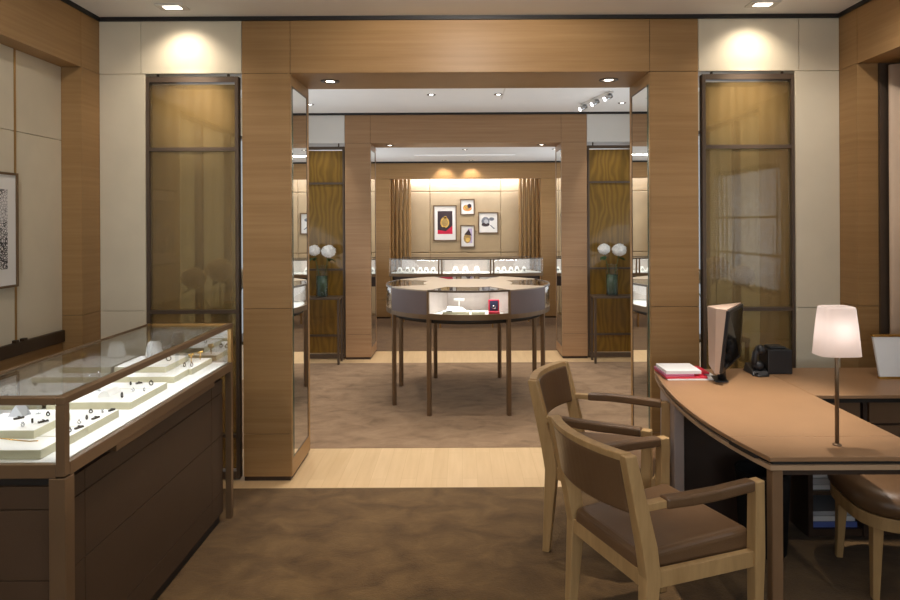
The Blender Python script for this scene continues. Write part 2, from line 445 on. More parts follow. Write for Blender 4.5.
# ---- walls across the enfilade (1: oak and cream; 2: oak and white)
def cross_wall(idx, y0, y1, ztop, name, mat_side, mat_head, oak, xl, xr, zs_pillar):
    w = sroot(name)
    core = MB()
    for sx, xo in ((-1, xl), (1, xr)):
        a, b = sorted((CX+sx*2.01, xo))
        core.box(a, b, y0+.012, y1, 0, ztop)
        a, b = sorted((CX+sx*1.412, CX+sx*2.01))
        core.box(a, b, y0+.012, y1, ZL+.003, ztop)
    core.build('core', M['cream'] if idx == 1 else M['white_paint'], w)
    for sx, xo in ((-1, xl), (1, xr)):
        a, b = sorted((CX+sx*2.01, xo))
        rows(a, b, y0, y0+.014, [0.0, 1.06, ZL], mat_side, w, 'wall_panel')
        s = CX+sx*2.035
        a, b = sorted((s, xo)); rows(a, b, y0, y0+.014, [ZL, ztop], mat_head, w, 'wall_panel')
        a, b = sorted((CX+sx*1.412, s)); rows(a, b, y0, y0+.014, [ZL, ztop], mat_head, w, 'wall_panel')
        a, b = sorted((CX+sx*1.412, CX+sx*2.01))
        B(a, b, y1-.014, y1+.001, ZL, ztop).build('wall_panel', mat_head, w)
    d = sroot('door_%d' % idx)
    core = MB()
    for sx in (-1, 1):
        a, b = sorted((CX+sx*1.130, CX+sx*1.400)); core.box(a, b, y0+.004, y1-.004, .03, ztop)
    core.box(CX-1.12, CX+1.12, y0+.004, y1-.004, ZL+.005, ztop)
    core.build('core', M['seam'], d)
    for sx in (-1, 1):
        a, b = sorted((CX+sx*1.112, CX+sx*1.412))
        rows(a, b, y0, y0+.012, zs_pillar, oak, d, 'pillar_panel', .0025)
        rows(a, b, y1-.012, y1, zs_pillar, oak, d, 'pillar_panel', .0025)
        B(a+.012 if sx > 0 else a+.002, b-.002 if sx > 0 else b-.012, y0+.012, y1-.012, 0, .03).build('plinth', M['plinth'], d)
        # outer cheek of the pillar, towards the screen niche
        e, f = sorted((CX+sx*1.406, CX+sx*1.412)); B(e, f, y0+.012, y1-.012, .03, ztop).build('pillar_panel', oak, d)
        # jamb: oak border round a mirror
        e, f = sorted((CX+sx*1.112, CX+sx*1.118))
        mb = MB()
        mb.box(e, f, y0+.012, y1-.012, .03, .135); mb.box(e, f, y0+.012, y1-.012, 2.455, ZL)
        mb.box(e, f, y0+.012, y0+.03, .135, 2.455); mb.box(e, f, y1-.05, y1-.012, .135, 2.455)
        mb.build('jamb_frame', oak, d)
        e, f = sorted((CX+sx*1.1155, CX+sx*1.119))
        B(e, f, y0+.068, y1-.055, .141, 2.449).build('mirror_panel', M['mirror'], d)
        e, f = sorted((CX+sx*1.1135, CX+sx*1.119))
        B(e, f, y0+.03, y0+.068, .135, 2.455).build('mirror_edge_reflection', M['green_edge'], d)  # glass edge, widened: the green bevel reflection is put into its colour
        mb = MB(); mb.box(e, f, y0+.068, y1-.05, 2.449, 2.455); mb.box(e, f, y0+.068, y1-.05, .135, .141); mb.box(e, f, y1-.055, y1-.05, .141, 2.449)
        mb.build('mirror_frame', M['bronze_dark'], d)
    rows(CX-1.112, CX+1.112, y0, y0+.012, [ZL, ztop], oak, d, 'lintel_panel', .0025)
    rows(CX-1.112, CX+1.112, y1-.012, y1, [ZL, ztop], oak, d, 'lintel_panel', .0025)
    B(CX-1.112, CX+1.112, y0+.012, y1-.012, ZL, ZL+.006).build('soffit', oak, d)
    return w, d

cross_wall(1, Y1, Y1B, 2.852, 'wall_front', M['cream'], M['cream'], M['oak'], XL, XR, [.03, .294, 1.07, ZL, 2.852])
cross_wall(2, Y2, Y2B, 2.852, 'wall_middle', M['white_paint'], M['white_paint'], M['oak_cool_lit'], CX-2.29, CX+2.29, [.03, .294, 1.07, ZL, 2.852])

# ---- left wall of the front room
wl = sroot('wall_left')
B(-2.52, -2.37, YB, Y1B, 0, 3.0).build('core', M['seam'], wl)
B(-2.372, XL, 3.832, Y1+.3, 0, 1.06).build('pier_panel', M['oak'], wl, bevel=.001, seg=1)
B(-2.372, XL, 3.832, Y1+.3, 1.0625, ZL).build('pier_panel', M['oak'], wl, bevel=.001, seg=1)
B(-2.372, XL, 3.832, Y1+.3, ZL+.002, 2.852).build('pier_panel', M['oak'], wl, bevel=.001, seg=1)
B(-2.372, XL, YB, 3.829, ZL, 2.852).build('lintel_panel', M['oak'], wl, bevel=.001, seg=1)
for a, b in ((3.436, 3.83), (2.5, 3.424), (1.3, 2.488), (0, 1.288), (YB, -.012)):
    rows(-2.372, -2.352, 0, 0, [], M['cream'], wl)
    for z0, z1 in ((.976, 2.09), (2.093, ZL)):
        B(-2.372, -2.352, a, b, z0, z1).build('wall_panel', M['cream'], wl, bevel=.002, seg=1)
    B(-2.372, -2.352, a, b+.012, .0, .905).build('wainscot', M['oak'], wl)
for y in (3.43, 2.494, 1.294):
    B(-2.372, -2.349, y-.006, y+.006, .976, ZL).build('brass_strip', M['brass'], wl)
    B(-2.372, -2.33, y-.03, y-.008, .976, .991).build('clip', M['darkwood'], wl); B(-2.372, -2.33, y+.03, y+.06, .976, .991).build('clip', M['darkwood'], wl)
struct(B(-2.372, -2.335, YB, 3.828, .908, .976).build('trim_7', M['darkwood'], None, bevel=.002, seg=1))

# ---- right wall of the front room with the curtained window
wr = sroot('wall_right')
B(XR, 2.80, 3.842, Y1+.3, 0, 1.09).build('pier_panel', M['oak'], wr, bevel=.001, seg=1)
B(XR, 2.80, 3.842, Y1+.3, 1.0925, ZL).build('pier_panel', M['oak'], wr, bevel=.001, seg=1)
B(XR, 2.80, 3.842, Y1+.3, ZL+.002, 2.852).build('pier_panel', M['oak'], wr, bevel=.001, seg=1)
B(XR, 2.80, YB, 3.839, ZL, 2.852).build('lintel_panel', M['oak'], wr, bevel=.001, seg=1)
B(2.66, 2.80, 2.86, 3.842, 0, ZL).build('core', M['cream'], wr)
B(2.66, 2.80, YB, 1.35, 0, ZL).build('core', M['cream'], wr)
B(2.66, 2.80, 1.35, 2.86, 0, .95).build('core', M['cream'], wr)
B(2.66, 2.80, 1.35, 2.86, 2.1, ZL).build('core', M['cream'], wr)
B(2.468, 2.66, 3.826, 3.842, 0, ZL).build('jamb_strip', M['bronze_dark'], wr)
wi = sroot('window_1')
mb = MB()
for a, b in ((1.35, 1.40), (2.81, 2.86), (1.83, 1.86), (2.33, 2.36)): mb.box(2.69, 2.74, a, b, .95, 2.1)
for a, b in ((.95, 1.0), (2.05, 2.1), (1.28, 1.30), (1.62, 1.64)): mb.box(2.692, 2.738, 1.35, 2.86, a, b)
mb.build('window_frame', M['bronze_dark'], wi)
B(2.712, 2.718, 1.4, 2.81, 1.0, 2.05).build('window_pane', M['glass'], wi)

def drape(name, label, x, y0, y1, z0, z1, amp, wl_, mat, n=90):
    mb = MB(); k = mb.mi(mat); ring = []
    for i in range(n+1):
        y = y0+(y1-y0)*i/n; a = amp*math.sin(2*PI*(y-y0)/wl_)
        ring.append([mb.bm.verts.new((x+a+t, y, z)) for t, z in ((0, z0), (.004, z0), (.004, z1), (0, z1))])
    for p, q in zip(ring, ring[1:]):
        for i in range(4):
            f = mb.bm.faces.new((p[i], q[i], q[(i+1) % 4], p[(i+1) % 4])); f.smooth = True
    mb.bm.faces.new(ring[0]); mb.bm.faces.new(ring[-1][::-1])
    o = mb.build(name, mat); tag(o, label, 'curtain'); return o
drape('curtain', 'beige floor-length drape in the window recess at the right edge', 2.525, 2.9, 3.80, .02, 2.5, .035, .13, M['drape'])

# ---- wall behind the camera, side walls of the two rear rooms
wb = sroot('wall_back')
B(-2.5, 2.8, YB-.12, YB, 2.6, 3.0).build('core', M['cream'], wb); B(-2.5, 2.8, YB-.12, YB, 0, .25).build('core', M['cream'], wb)
B(-2.5, -2.1, YB-.12, YB, .25, 2.6).build('core', M['cream'], wb); B(2.25, 2.8, YB-.12, YB, .25, 2.6).build('core', M['cream'], wb)
def window(n, axis, at_, a0, a1, z0, z1, nm, power, direction):  # unseen added window with a fill lamp tilted up at the ceiling
    w_ = sroot('window_%d' % n); mb = MB(); k = (a1-a0)/nm
    bars = [(a0+i*k-.025, a0+i*k+.025, z0, z1) for i in range(nm+1)]+[(a0, a1, z0-.02, z0+.03), (a0, a1, z1-.03, z1+.02)]
    for a, b, c, d in bars:
        if axis == 'x': mb.box(a, b, at_-.03, at_+.03, c, d)
        else: mb.box(at_-.03, at_+.03, a, b, c, d)
    mb.build('window_frame', M['bronze_dark'], w_)
    mb = MB()
    if axis == 'x': mb.box(a0, a1, at_-.004, at_+.004, z0, z1)
    else: mb.box(at_-.004, at_+.004, a0, a1, z0, z1)
    mb.build('window_pane', M['glass'], w_)
    c = Vector(((a0+a1)/2, at_, (z0+z1)/2)) if axis == 'x' else Vector((at_, (a0+a1)/2, (z0+z1)/2))
    area('daylight_fill', c+Vector(direction)*.14, a1-a0, z1-z0, power, Vector(direction)+Vector((0, 0, 1.5)), DAY)
window(2, 'x', YB-.06, -2.1, 2.25, .25, 2.6, 4, 85, (0, 1, 0))  # storefront added behind the camera as broad fill
area('daylight_fill', (2.70, 2.1, 1.52), 1.4, 1.1, 5, (-1, 0, 0), DAY)
for sx, nm in ((-1, 'wall_left'), (1, 'wall_right')):
    a, b = sorted((CX+sx*2.29, CX+sx*2.42))
    w_ = sroot(nm)
    for q in ((Y1B, 5.0, 0, 3.0), (7.1, Y2+.2, 0, 3.0), (5.0, 7.1, 0, .4), (5.0, 7.1, 2.5, 3.0)): B(a, b, *q).build('core', M['cream'], w_)
    window(3 if sx < 0 else 4, 'y', (a+b)/2, 5.0, 7.1, .4, 2.5, 3, 20, (-sx, 0, 0))  # side windows added out of view to lighten the middle room ceiling
    w_ = sroot(nm)
    for q in ((Y2B, 8.5, 0, 2.7), (10.1, 11.3, 0, 2.7), (8.5, 10.1, 0, .4), (8.5, 10.1, 2.3, 2.7)): B(a, b, *q).build('core', M['oak'], w_)
    window(5 if sx < 0 else 6, 'y', (a+b)/2, 8.5, 10.1, .4, 2.3, 2, 24, (-sx, 0, 0))  # added side windows, unseen, that brighten the rear room ceiling

# ---- end wall: oak surround, alcove with padded panels
we = sroot('wall_end')
for sx in (-1, 1):
    a, b = sorted((CX+sx*1.25+.015, CX+sx*2.29)); rows(a, b, Y3, Y3+.35, [.03, .3, 2.32], M['oak'], we, 'pillar_panel')
    a, b = sorted((CX+sx*1.25+.015, CX+sx*2.29)); rows(a, b, Y3, Y3+.35, [2.32, 2.58], M['oak'], we, 'pillar_panel')
    B(a+.01, b-.01, Y3+.02, Y3+.3, 0, .03).build('plinth', M['plinth'], we)
B(CX-1.235, CX+1.265, Y3, Y3+.12, 2.32, 2.58).build('lintel_panel', M['oak'], we)
B(-1.4, 1.5, Y3+.12, Y3+.36, 2.40, 2.58).build('cove', M['white_paint'], we)
B(-1.5, 1.6, Y3+.37, Y3+.5, 0, 2.6).build('core', M['panel_gold'], we)
for a, b in ((-1.3, -.53), (-.53, .68), (.68, 1.4)):
    for z0, z1 in ((.03, 1.075), (1.075, 2.12), (2.12, 2.42)):
        B(a+.002, b-.002, Y3+.345, Y3+.38, z0+.002, z1-.002).build('padded_panel', M['panel_gold'], we, bevel=.015, seg=3)

# gold pleated curtains either side of the alcove
for k, (x0, x1, lab) in enumerate(((-1.19, -.84, 'gold pleated curtain left of the four framed pictures'), (.97, 1.32, 'gold pleated curtain right of the four framed pictures'))):
    t = thing('curtain', lab, 'curtain', ((x0+x1)/2, Y3+.22, .03))
    w = (x1-x0)/5
    for i in range(5):
        xa = -(x1-x0)/2+i*w
        mb = MB(); pts = [(xa+w*(.5-.42*math.cos(PI*j/8)), -.055*math.sin(PI*j/8)) for j in range(9)]
        mb.prism(pts[::-1] if False else pts, 0, 2.33); mb.build('pleat', M['curtain'], t)

# ------------------------------------------------------------------ amber glass screens in the four niches
def screen(label, xc, y, mat, zt, bars, w=.575):
    t = thing('glass_screen', label, 'screen', (xc, y, 0), 0, None)
    h = w/2; f = .022
    mb = MB(); mb.box(-h, -h+f, 0, .05, .012, zt); mb.box(h-f, h, 0, .05, .012, zt)
    mb.box(-h+f, h-f, 0, .05, zt-.035, zt); mb.box(-h+f, h-f, 0, .05, .012, .06)
    mb.build('frame', M['bronze_dark'], t, bevel=.002, seg=1)
    for z in bars: B(-h+f, h-f, .002, .048, z-.011, z+.011).build('crossbar', M['bronze_dark'], t)
    zz = [.06]+sorted(bars)+[zt-.035]
    for a, b in zip(zz, zz[1:]):
        B(-h+f, h-f, .022, .030, a+.011, b-.011).build('glass_pane', mat, t)
    for s in (-1, 1):
        MB().cyl((s*.22, .025, zt), (s*.22, .025, ZL+.004), .008).build('hanging_pin', M['bronze_dark'], t)
    for s in (-1, 1):
        MB().cyl((s*.22, .025, -.002), (s*.22, .025, .014), .01).build('floor_pin', M['bronze_dark'], t)
    return t
s1 = screen('tall amber glass screen with bronze frame behind the long jewellery case', CX-1.726, 4.03, M['amber'], 2.510, [2.06, 1.05, .278])
s2 = dup(s1, 'tall amber glass screen with bronze frame behind the desk monitor', (CX+1.727, 4.03, 0))
s3 = screen('golden moire glass screen behind the flower console left of the round case', CX-1.711, Y2+.03, M['amber_deep'], 2.49, [2.06, 1.05, .278])
s4 = dup(s3, 'golden moire glass screen behind the flower console right of the round case', (CX+1.711, Y2+.03, 0))

# ------------------------------------------------------------------ downlights
def downlight(label, x, y, z, power, size, target, col, r=.042, group=None, lens='lens', blend=.6):
    t = thing('downlight', label, 'ceiling light', (x, y, z), 0, group)
    MB().lathe([(r*.6, .0), (r*.6, -.004), (r*1.25, -.004), (r*1.25, .0)], m=M['bronze_dark'], close=True).build('trim_ring', M['bronze_dark'], t)
    MB().lathe([(0.001, -.0015), (r*.6, -.0015), (r*.6, -.001), (0.001, -.001)], close=True).build('lens', M[lens], t)
    if power: spot(t, (x, y, z-.012), power, size, target, col, blend)
    return t
def square_light(label, x, y, z, power, size, target, col):
    t = thing('downlight', label, 'ceiling light', (x, y, z))
    mb = MB(); a, b = .085, .05
    mb.box(-a, a, -b, -b+.02, -.008, 0); mb.box(-a, a, b-.02, b, -.008, 0); mb.box(-a, -a+.035, -b+.02, b-.02, -.008, 0); mb.box(a-.035, a, -b+.02, b-.02, -.008, 0)
    mb.build('trim_ring', M['white_paint'], t)
    B(-a+.035, a-.035, -b+.02, b-.02, -.004, 0).build('lens', M['lens'], t)
    spot(t, (x, y, z-.014), power, size, target, col, 1.0)
    return t
K = .82
Z1 = 2.875
square_light('square recessed downlight above the left cream wall panel', -1.69, 3.82, Z1, 24*K, 2.1, (-1.69, 4.02, 2.2), WARM)
square_light('square recessed downlight above the right cream wall panel', 1.78, 3.82, Z1, 24*K, 2.1, (1.78, 4.02, 2.2), WARM)
downlight('recessed downlight in the left end of the nearer portal soffit', CX-.91, 4.25, ZL, 24*K, 1.6, (CX-.91, 4.25, 0), WARM, .05)
downlight('recessed downlight in the right end of the nearer portal soffit', CX+.91, 4.25, ZL, 24*K, 1.6, (CX+.91, 4.25, 0), WARM, .05)
downlight('recessed downlight in the left end of the farther portal soffit', CX-.91, 7.8, ZL, 24*K, 1.6, (CX-.91, 7.8, 0), WARM)
downlight('recessed downlight in the right end of the farther portal soffit', CX+.91, 7.8, ZL, 24*K, 1.6, (CX+.91, 7.8, 0), WARM)
# ceiling lamps added out of view, overhead and behind, to brighten the front room
for x, y, p, tg in ((-.6, 1.6, 60, None), (.7, 2.6, 20, None), (2.0, 2.9, 40, (2.5, 3.5, 1.3)), (-1.1, .3, 55, None), (1.0, .3, 55, None), (-1.1, -1.2, 60, None), (1.1, -1.2, 60, None), (-1.75, 1.9, 60, (-2.35, 2.9, 1.4)), (0.05, 2.9, 80, (0.05, 4.0, 2.2))):
    downlight('added ceiling downlight outside the frame over the front room', x, y, Z1, p*K, 2.0, tg or (x, y, 0), NEUT, group='added front room downlights')
downlight('recessed ceiling downlight above the desk', 1.32, 2.95, Z1, 400*K, .72, (1.34, 3.02, 0), NEUT, blend=1)
for x in (-1.66, 1.78):
    downlight('added ceiling downlight outside the frame over the front room', x, 3.2, Z1, 150*K, .55, (x, 4.06, 2.28), WARM, group='added front room downlights', blend=1)
downlight('added ceiling downlight outside the frame over the front room', -.8, 2.6, Z1, 110*K, 1.0, (-.85, 2.75, 0), WARM, group='added front room downlights', blend=1)
# middle room
for x, y, lab in ((-.29, 6.5, 'recessed downlight left of centre in the middle room ceiling'), (.38, 6.5, 'recessed downlight right of centre in the middle room ceiling'),
                  (-.68, 6.05, 'nearer left recessed downlight in the middle room ceiling'), (.72, 6.05, 'nearer right recessed downlight in the middle room ceiling')):
    downlight(lab, x, y, Z1, 60*K, 1.9, (x, y, 0), COOL, .035, lens='lens_cool')
for x, y, tg in ((-1.62, 7.0, (-1.62, 7.6, 1.9)), (1.74, 7.0, (1.74, 7.6, 1.9)), (-1.3, 5.3, None), (1.4, 5.3, None), (0.06, 5.85, None), (0.06, 5.0, (0.06, 5.4, .9))):
    downlight({-1.62: 'ceiling downlight over the console left of the round table', 1.74: 'ceiling downlight over the console right of the round table'}.get(x, 'ceiling downlight of the middle room hidden by the nearer lintel'), x, y, Z1, (34 if y == 7.0 else 66)*K, 1.9 if y != 7.0 else .9, tg or (x, y, 0), COOL, .035, group=None if y == 7.0 else 'middle room downlights', lens='lens_cool')
# track with three heads
t = thing('track_light', 'white ceiling track with small spot heads in the middle room', 'track light', (1.40, 6.7, Z1))
ang = math.atan2(.69, -.16)
B(-.36, .36, -.018, .018, -.02, 0).build('rail', M['white_paint'], t, rot=ang)
for s in (-.3, 0, .3):
    cxx, cyy = s*math.cos(ang), s*math.sin(ang)
    mb = MB().cyl((cxx, cyy, -.02), (cxx, cyy, -.045), .008).cyl((cxx+.02, cyy+.0, -.035), (cxx-.05, cyy-.02, -.075), .024)
    h = mb.build('spot_head', M['chrome'], t)
    MB().cyl((cxx-.0505, cyy-.0202, -.0752), (cxx-.052, cyy-.0206, -.0762), .02).build('lens', M['lens_cool'], h)
spot(t, (1.30, 6.6, 2.78), 50*K, 1.3, (.5, 6.2, .9), COOL)
# rear room
o = B(CX-.75, CX+.75, 9.7, 9.78, 2.6, 2.606).build('ceiling_slot', M['slot']); tag(o, 'long slim light slot in the rear room ceiling', 'ceiling light')
area('slot_lamp', (CX, 9.74, 2.595), 1.5, .08, 30*K, (0, 0, -1), NEUT)
for x in (-.27, .17):
    downlight('recessed downlight over the rear oak lintel, %s of the pair' % ('left' if x < 0 else 'right'), x, 10.6, 2.605, 24*K, 1.5, (x, 10.76, 2.2), WARM, .03)
for x in (-1.2, .06, 1.3):
    downlight('%s ceiling downlight of the rear room' % {-1.2: 'left', .06: 'central', 1.3: 'right'}[x], x, 9.0, 2.605, 30*K, 1.9, (x, 9.2, 0), WARM, .03)
area('cove_lamp', (CX, Y3+.2, 2.39), 2.3, .06, 25*K, (0, .35, -1), (.86, .88, 1))

# ------------------------------------------------------------------ long jewellery case, left
XA, XB, YA, YZ = -1.71, -1.248, 2.04, 3.545
ZT, ZD = 1.055, .845
dc = thing('display_case', 'long bronze and glass jewellery case with lit white deck at left', 'display case', (0, 0, 0))
def rail(name, x0, x1, y0, y1, z0, z1, m='bronze', bev=.002): return B(x0, x1, y0, y1, z0, z1).build(name, M[m], dc, bevel=bev, seg=1)
p = .029
rail('top_frame', XB-p, XB, YA, YZ, ZT-.024, ZT); rail('top_frame', XA+p, XB-p, YA, YA+p, ZT-.024, ZT)
rail('top_frame', XA+p, XB-p, YZ-.02, YZ, ZT-.018, ZT, 'brass'); rail('top_frame', XA, XA+.01, YA+p, YZ-.02, ZT-.014, ZT)
rail('post', XB-p, XB, YA, YA+p, ZD-.04, ZT-.024); rail('post', XA, XA+p, YA, YA+p, ZD-.04, ZT)
rail('post', XB-.022, XB, YZ-.022, YZ, ZD, ZT-.024, 'brass'); rail('post', XA, XA+.02, YZ-.022, YZ, ZD, ZT, 'brass')
g = .004
B(XB-.02, XB-.02+g, YA+p, YZ-.022, ZD, ZT-.024).build('glass_side', M['glass'], dc)
B(XA+p, XB-p, YA+.012, YA+.012+g, ZD, ZT-.024).build('glass_end', M['glass'], dc)
B(XA+.02, XB-.022, YZ-.014, YZ-.014+g, ZD, ZT-.018).build('glass_end', M['glass_back'], dc)
B(XA+.008, XA+.008+g, YA+p, YZ-.022, ZD, ZT-.014).build('glass_back', M['glass_back'], dc)
B(XA+.01, XB-p, YA+p, YZ-.02, ZT-.012, ZT-.006).build('glass_top', M['glass'], dc)
B(XA+.014, XB-.024, YA+.02, YZ-.018, ZD-.03, ZD).build('deck', M['white'], dc)
rail('deck_rim', XB-.024, XB, YA+p, YZ, ZD-.045, ZD-.002); rail('deck_rim', XA, XB-p, YA, YA+.02, ZD-.045, ZD)
rail('deck_rim', XA, XB-.024, YZ-.018, YZ, ZD-.045, ZD); rail('deck_rim', XA, XA+.014, YA+p, YZ-.018, ZD-.045, ZD)
# legs and body
rail('leg', XB-.05, XB+.002, YA-.002, YA+.05, .0, ZD-.045); rail('leg', XB-.032, XB, YZ-.032, YZ, 0, ZD-.045)
rail('leg', XA, XA+.05, YA, YA+.05, 0, ZD-.045); rail('leg', XA, XA+.03, YZ-.032, YZ, 0, ZD-.045)
B(XA+.02, XB-.055, YA+.03, YZ-.045, ZD-.075, ZD-.046).build('recess', M['black'], dc)
B(XA+.03, XB-.046, YA+.035, YZ-.055, .05, ZD-.078).build('body', M['deep_brown'], dc)
B(XA+.05, XB-.05, YA+.055, YZ-.075, .002, .05).build('plinth', M['black'], dc)
zs = [.05, .165, .466, .692, ZD-.078]
ys = [YA+.052, 2.215, 3.34, YZ-.05]
for a, b in zip(ys, ys[1:]):
    for c, d in zip(zs, zs[1:]):
        B(XB-.048, XB-.038, a+.0015, b-.0015, c+.0015, d-.0015).build('side_panel', M['brown_panel'], dc, bevel=.001, seg=1)
for c, d in zip([.05, .165, .466, .692], [.165, .466, .692, ZD-.078]):
    B(XA+.052, XB-.054, YA+.024, YA+.037, c+.0015, d-.0015).build('end_panel', M['brown_panel'], dc, bevel=.001, seg=1)
B(XB-.06, XB-.018, 2.38, 3.33, ZD-.08, ZD-.046).build('drawer_pull', M['bronze'], dc, bevel=.002, seg=1)
B(XB-.054, XB-.04, YA+.05, 2.38, ZD-.068, ZD-.060).build('slide_rod', M['brass'], dc)
# LED strip under the side rail
B(XB-p+.002, XB-p+.008, YA+.06, YZ-.06, ZT-.023, ZT-.018).build('led_strip', M['white_paint'], dc)
area('case_lamp', (XB-p-.008, (YA+YZ)/2, ZT-.03), .014, 1.38, 2.3, (0, 0, -1), (.93, .95, 1))
area('case_lamp', (XA+.04, (YA+YZ)/2, ZT-.03), .014, 1.38, 2.3, (0, 0, -1), (.93, .95, 1))  # second lamp added under the back rail to even the light on the trays

def tray(label, x0, x1, y0, y1, z, h=.03):
    o = B(x0, x1, y0, y1, z, z+h, M['tray_edge'], top=M['white']).build('jewellery_tray', None, None, bevel=.0015, seg=1)
    return tag(o, label, 'tray')
XLft = XA+.02
tray('low white tray in the front corner of the long case, a gold chain on it', XLft, -1.352, 2.085, 2.218, ZD)
tray('narrow white tray second along the glass side of the long case', XLft, -1.34, 2.22, 2.328, ZD)
tray('white tray third along the glass side, crowded with small rings', XLft, -1.34, 2.33, 2.54, ZD)
tray('raised white tray stacked on the front trays of the long case', XLft, -1.445, 2.195, 2.40, ZD+.03, .028)
tray('wide white tray with a half-round ramp, mid-way along the case', XLft, -1.345, 2.64, 2.858, ZD)
tray('white tray just beyond the half-round ramp tray', XLft, -1.345, 2.86, 2.968, ZD)
tray('plain white tray under the far stacked tray of the long case', XLft, -1.36, 3.075, 3.238, ZD)
tray('last white tray at the far glass end of the long case', XLft, -1.345, 3.24, 3.5, ZD)
tray('raised white tray stacked near the far end of the long case', XLft, -1.44, 3.16, 3.43, ZD+.03, .028)

def ring(label, x, y, z, m='jewel', grp=None, r=.0055):
    o = MB().torus((0, 0, r+.002), r, .0024, 'y', 14, 6).ico((0, 0, 2*r+.003), .0045, 1).build('ring', M[m], None, loc=(x, y, z), rot=random.uniform(-.8, .8))
    return tag(o, label, 'ring', grp)
def bracelet(label, x, y, z, rz=.7, m='jewel', grp=None, L=.034, w=.011):
    mb = MB()
    for i in range(5): mb.box(-L/2+i*L/5+.0006, -L/2+(i+1)*L/5-.0006, -w/2, w/2, .0, .007 if i != 2 else .011)
    return tag(mb.build('bracelet', M[m], None, loc=(x, y, z), rot=rz, bevel=.001, seg=1), label, 'bracelet', grp)
zt1, zt2 = ZD+.03, ZD+.058
G = 'rings in the crowded tray'
bracelet('dark link bracelet nearest the glass on the crowded ring tray', -1.362, 2.417, zt1, 1.3, grp='dark bracelets')
bracelet('dark bracelet on the narrow second tray', -1.358, 2.305, zt1, 1.2)
ring('small dark ring on the narrow second tray beside the post', -1.365, 2.262, zt1)
ring('dark ring at the inner front of the crowded tray', -1.389, 2.406, zt1); ring('dark ring at the inner back of the crowded tray', -1.42, 2.487, zt1)
ring('pale ring at the back of the crowded tray', -1.373, 2.483, zt1, 'silver')
bracelet('dark bracelet at the far corner of the crowded tray', -1.356, 2.517, zt1, 1.2, L=.028)
ring('pale ring near the front edge of the crowded tray', -1.385, 2.352, zt1, 'silver')
bracelet('dark watch lying at the left on the raised front tray', -1.586, 2.326, zt2, .9); bracelet('dark watch lying at the right on the raised front tray', -1.472, 2.285, zt2, .9)
ring('silver ring nearest the viewer on the raised front tray', -1.511, 2.235, zt2, 'silver'); ring('dark ring mid-way on the raised front tray', -1.504, 2.275, zt2)
ring('dark ring at the far side of the raised front tray', -1.503, 2.36, zt2)
ring('dark ring near the right edge of the half-round ramp tray', -1.414, 2.704, zt1, r=.009); ring('pale ring behind the dark one on the ramp tray', -1.419, 2.804, zt1, 'silver')
ring('pale ring at the far right edge of the ramp tray', -1.37, 2.803, zt1, 'silver')
bracelet('dark bracelet on the tray beyond the ramp tray', -1.462, 2.943, zt1, .8, L=.028); ring('small ring left of the bracelet beyond the ramp tray', -1.485, 2.915, zt1); ring('dark ring at the right of the tray beyond the ramp tray', -1.391, 2.91, zt1, r=.009)
ring('dark ring lying on the far raised tray', -1.485, 3.294, zt2, r=.011)
ring('dark ring at the inner side of the last tray', -1.40, 3.281, zt1, r=.009); ring('dark ring at the glass side of the last tray', -1.365, 3.285, zt1, r=.009)
# chain
mb = MB().tube([(-1.62, 2.19, zt1+.002), (-1.56, 2.196, zt1+.002), (-1.5, 2.178, zt1+.002), (-1.44, 2.165, zt1+.002), (-1.415, 2.17, zt1+.002)], .0018, 6)
tag(mb.build('necklace', M['gold']), 'thin gold chain on the front corner tray', 'necklace')
# ramp, prism, acrylic pegs, bracelet cushion, ring stands
mb = MB(); n = 12
mb.hexa([(-.024*math.cos(PI*i/n), 0, .024*math.sin(PI*i/n)) for i in range(n+1)], [(-.024*math.cos(PI*i/n), .09, .024*math.sin(PI*i/n)) for i in range(n+1)])
tag(mb.build('bracelet_ramp', M['white'], None, loc=(-1.498, 2.72, zt1)), 'half-round white ramp on the wide tray', 'jewellery stand')
mb = MB(); mb.hexa([(-.03, 0, 0), (.03, 0, 0), (0, 0, .04)], [(-.03, .045, 0), (.03, .045, 0), (0, .045, .04)])
tag(mb.build('display_prism', M['paper2'], None, loc=(-1.615, 2.35, zt2)), 'small grey triangular prism on the raised front tray', 'jewellery stand')
def peg(label, x, y, z, h):
    t = thing('earring_stand', label, 'jewellery stand', (x, y, z))
    MB().cyl((0, 0, 0), (0, 0, .003), .010).build('base', M['acrylic'], t); MB().cyl((0, 0, .003), (0, 0, h), .003, n=8).build('peg', M['acrylic'], t)
    MB().ico((0, 0, h), .006, 2).build('stone', M['silver'], t)
peg('clear earring peg on the raised front tray, right one', -1.555, 2.385, zt2, .05); peg('clear earring peg on the raised front tray, left one', -1.585, 2.375, zt2, .055)
peg('clear earring peg on the ramp tray, left one', -1.60, 2.80, zt1, .07); peg('clear earring peg on the ramp tray, right one', -1.575, 2.82, zt1, .08)
mb = MB(); mb.hexa([(-.045, 0, 0), (.045, 0, 0), (.045, .05, 0), (-.045, .05, 0)], [(-.032, .01, .085), (.032, .01, .085), (.032, .04, .085), (-.032, .04, .085)])
tag(mb.build('bracelet_cushion', M['white'], None, bevel=.02, seg=4, loc=(-1.60, 3.36, zt2)), 'white padded bracelet cushion at the far end of the case', 'jewellery stand')
for k, (x, y) in enumerate(((-1.415, 3.40), (-1.39, 3.455))):
    t = thing('ring_stand', 'tiny gold ring stand on the last tray, %s one' % ('left' if k == 0 else 'right'), 'jewellery stand', (x, y, zt1))
    MB().cyl((0, 0, 0), (0, 0, .035), .003, n=8).build('stem', M['gold'], t); MB().cyl((-.013, 0, .036), (.013, 0, .042), .006, n=10).build('arm', M['gold'], t)

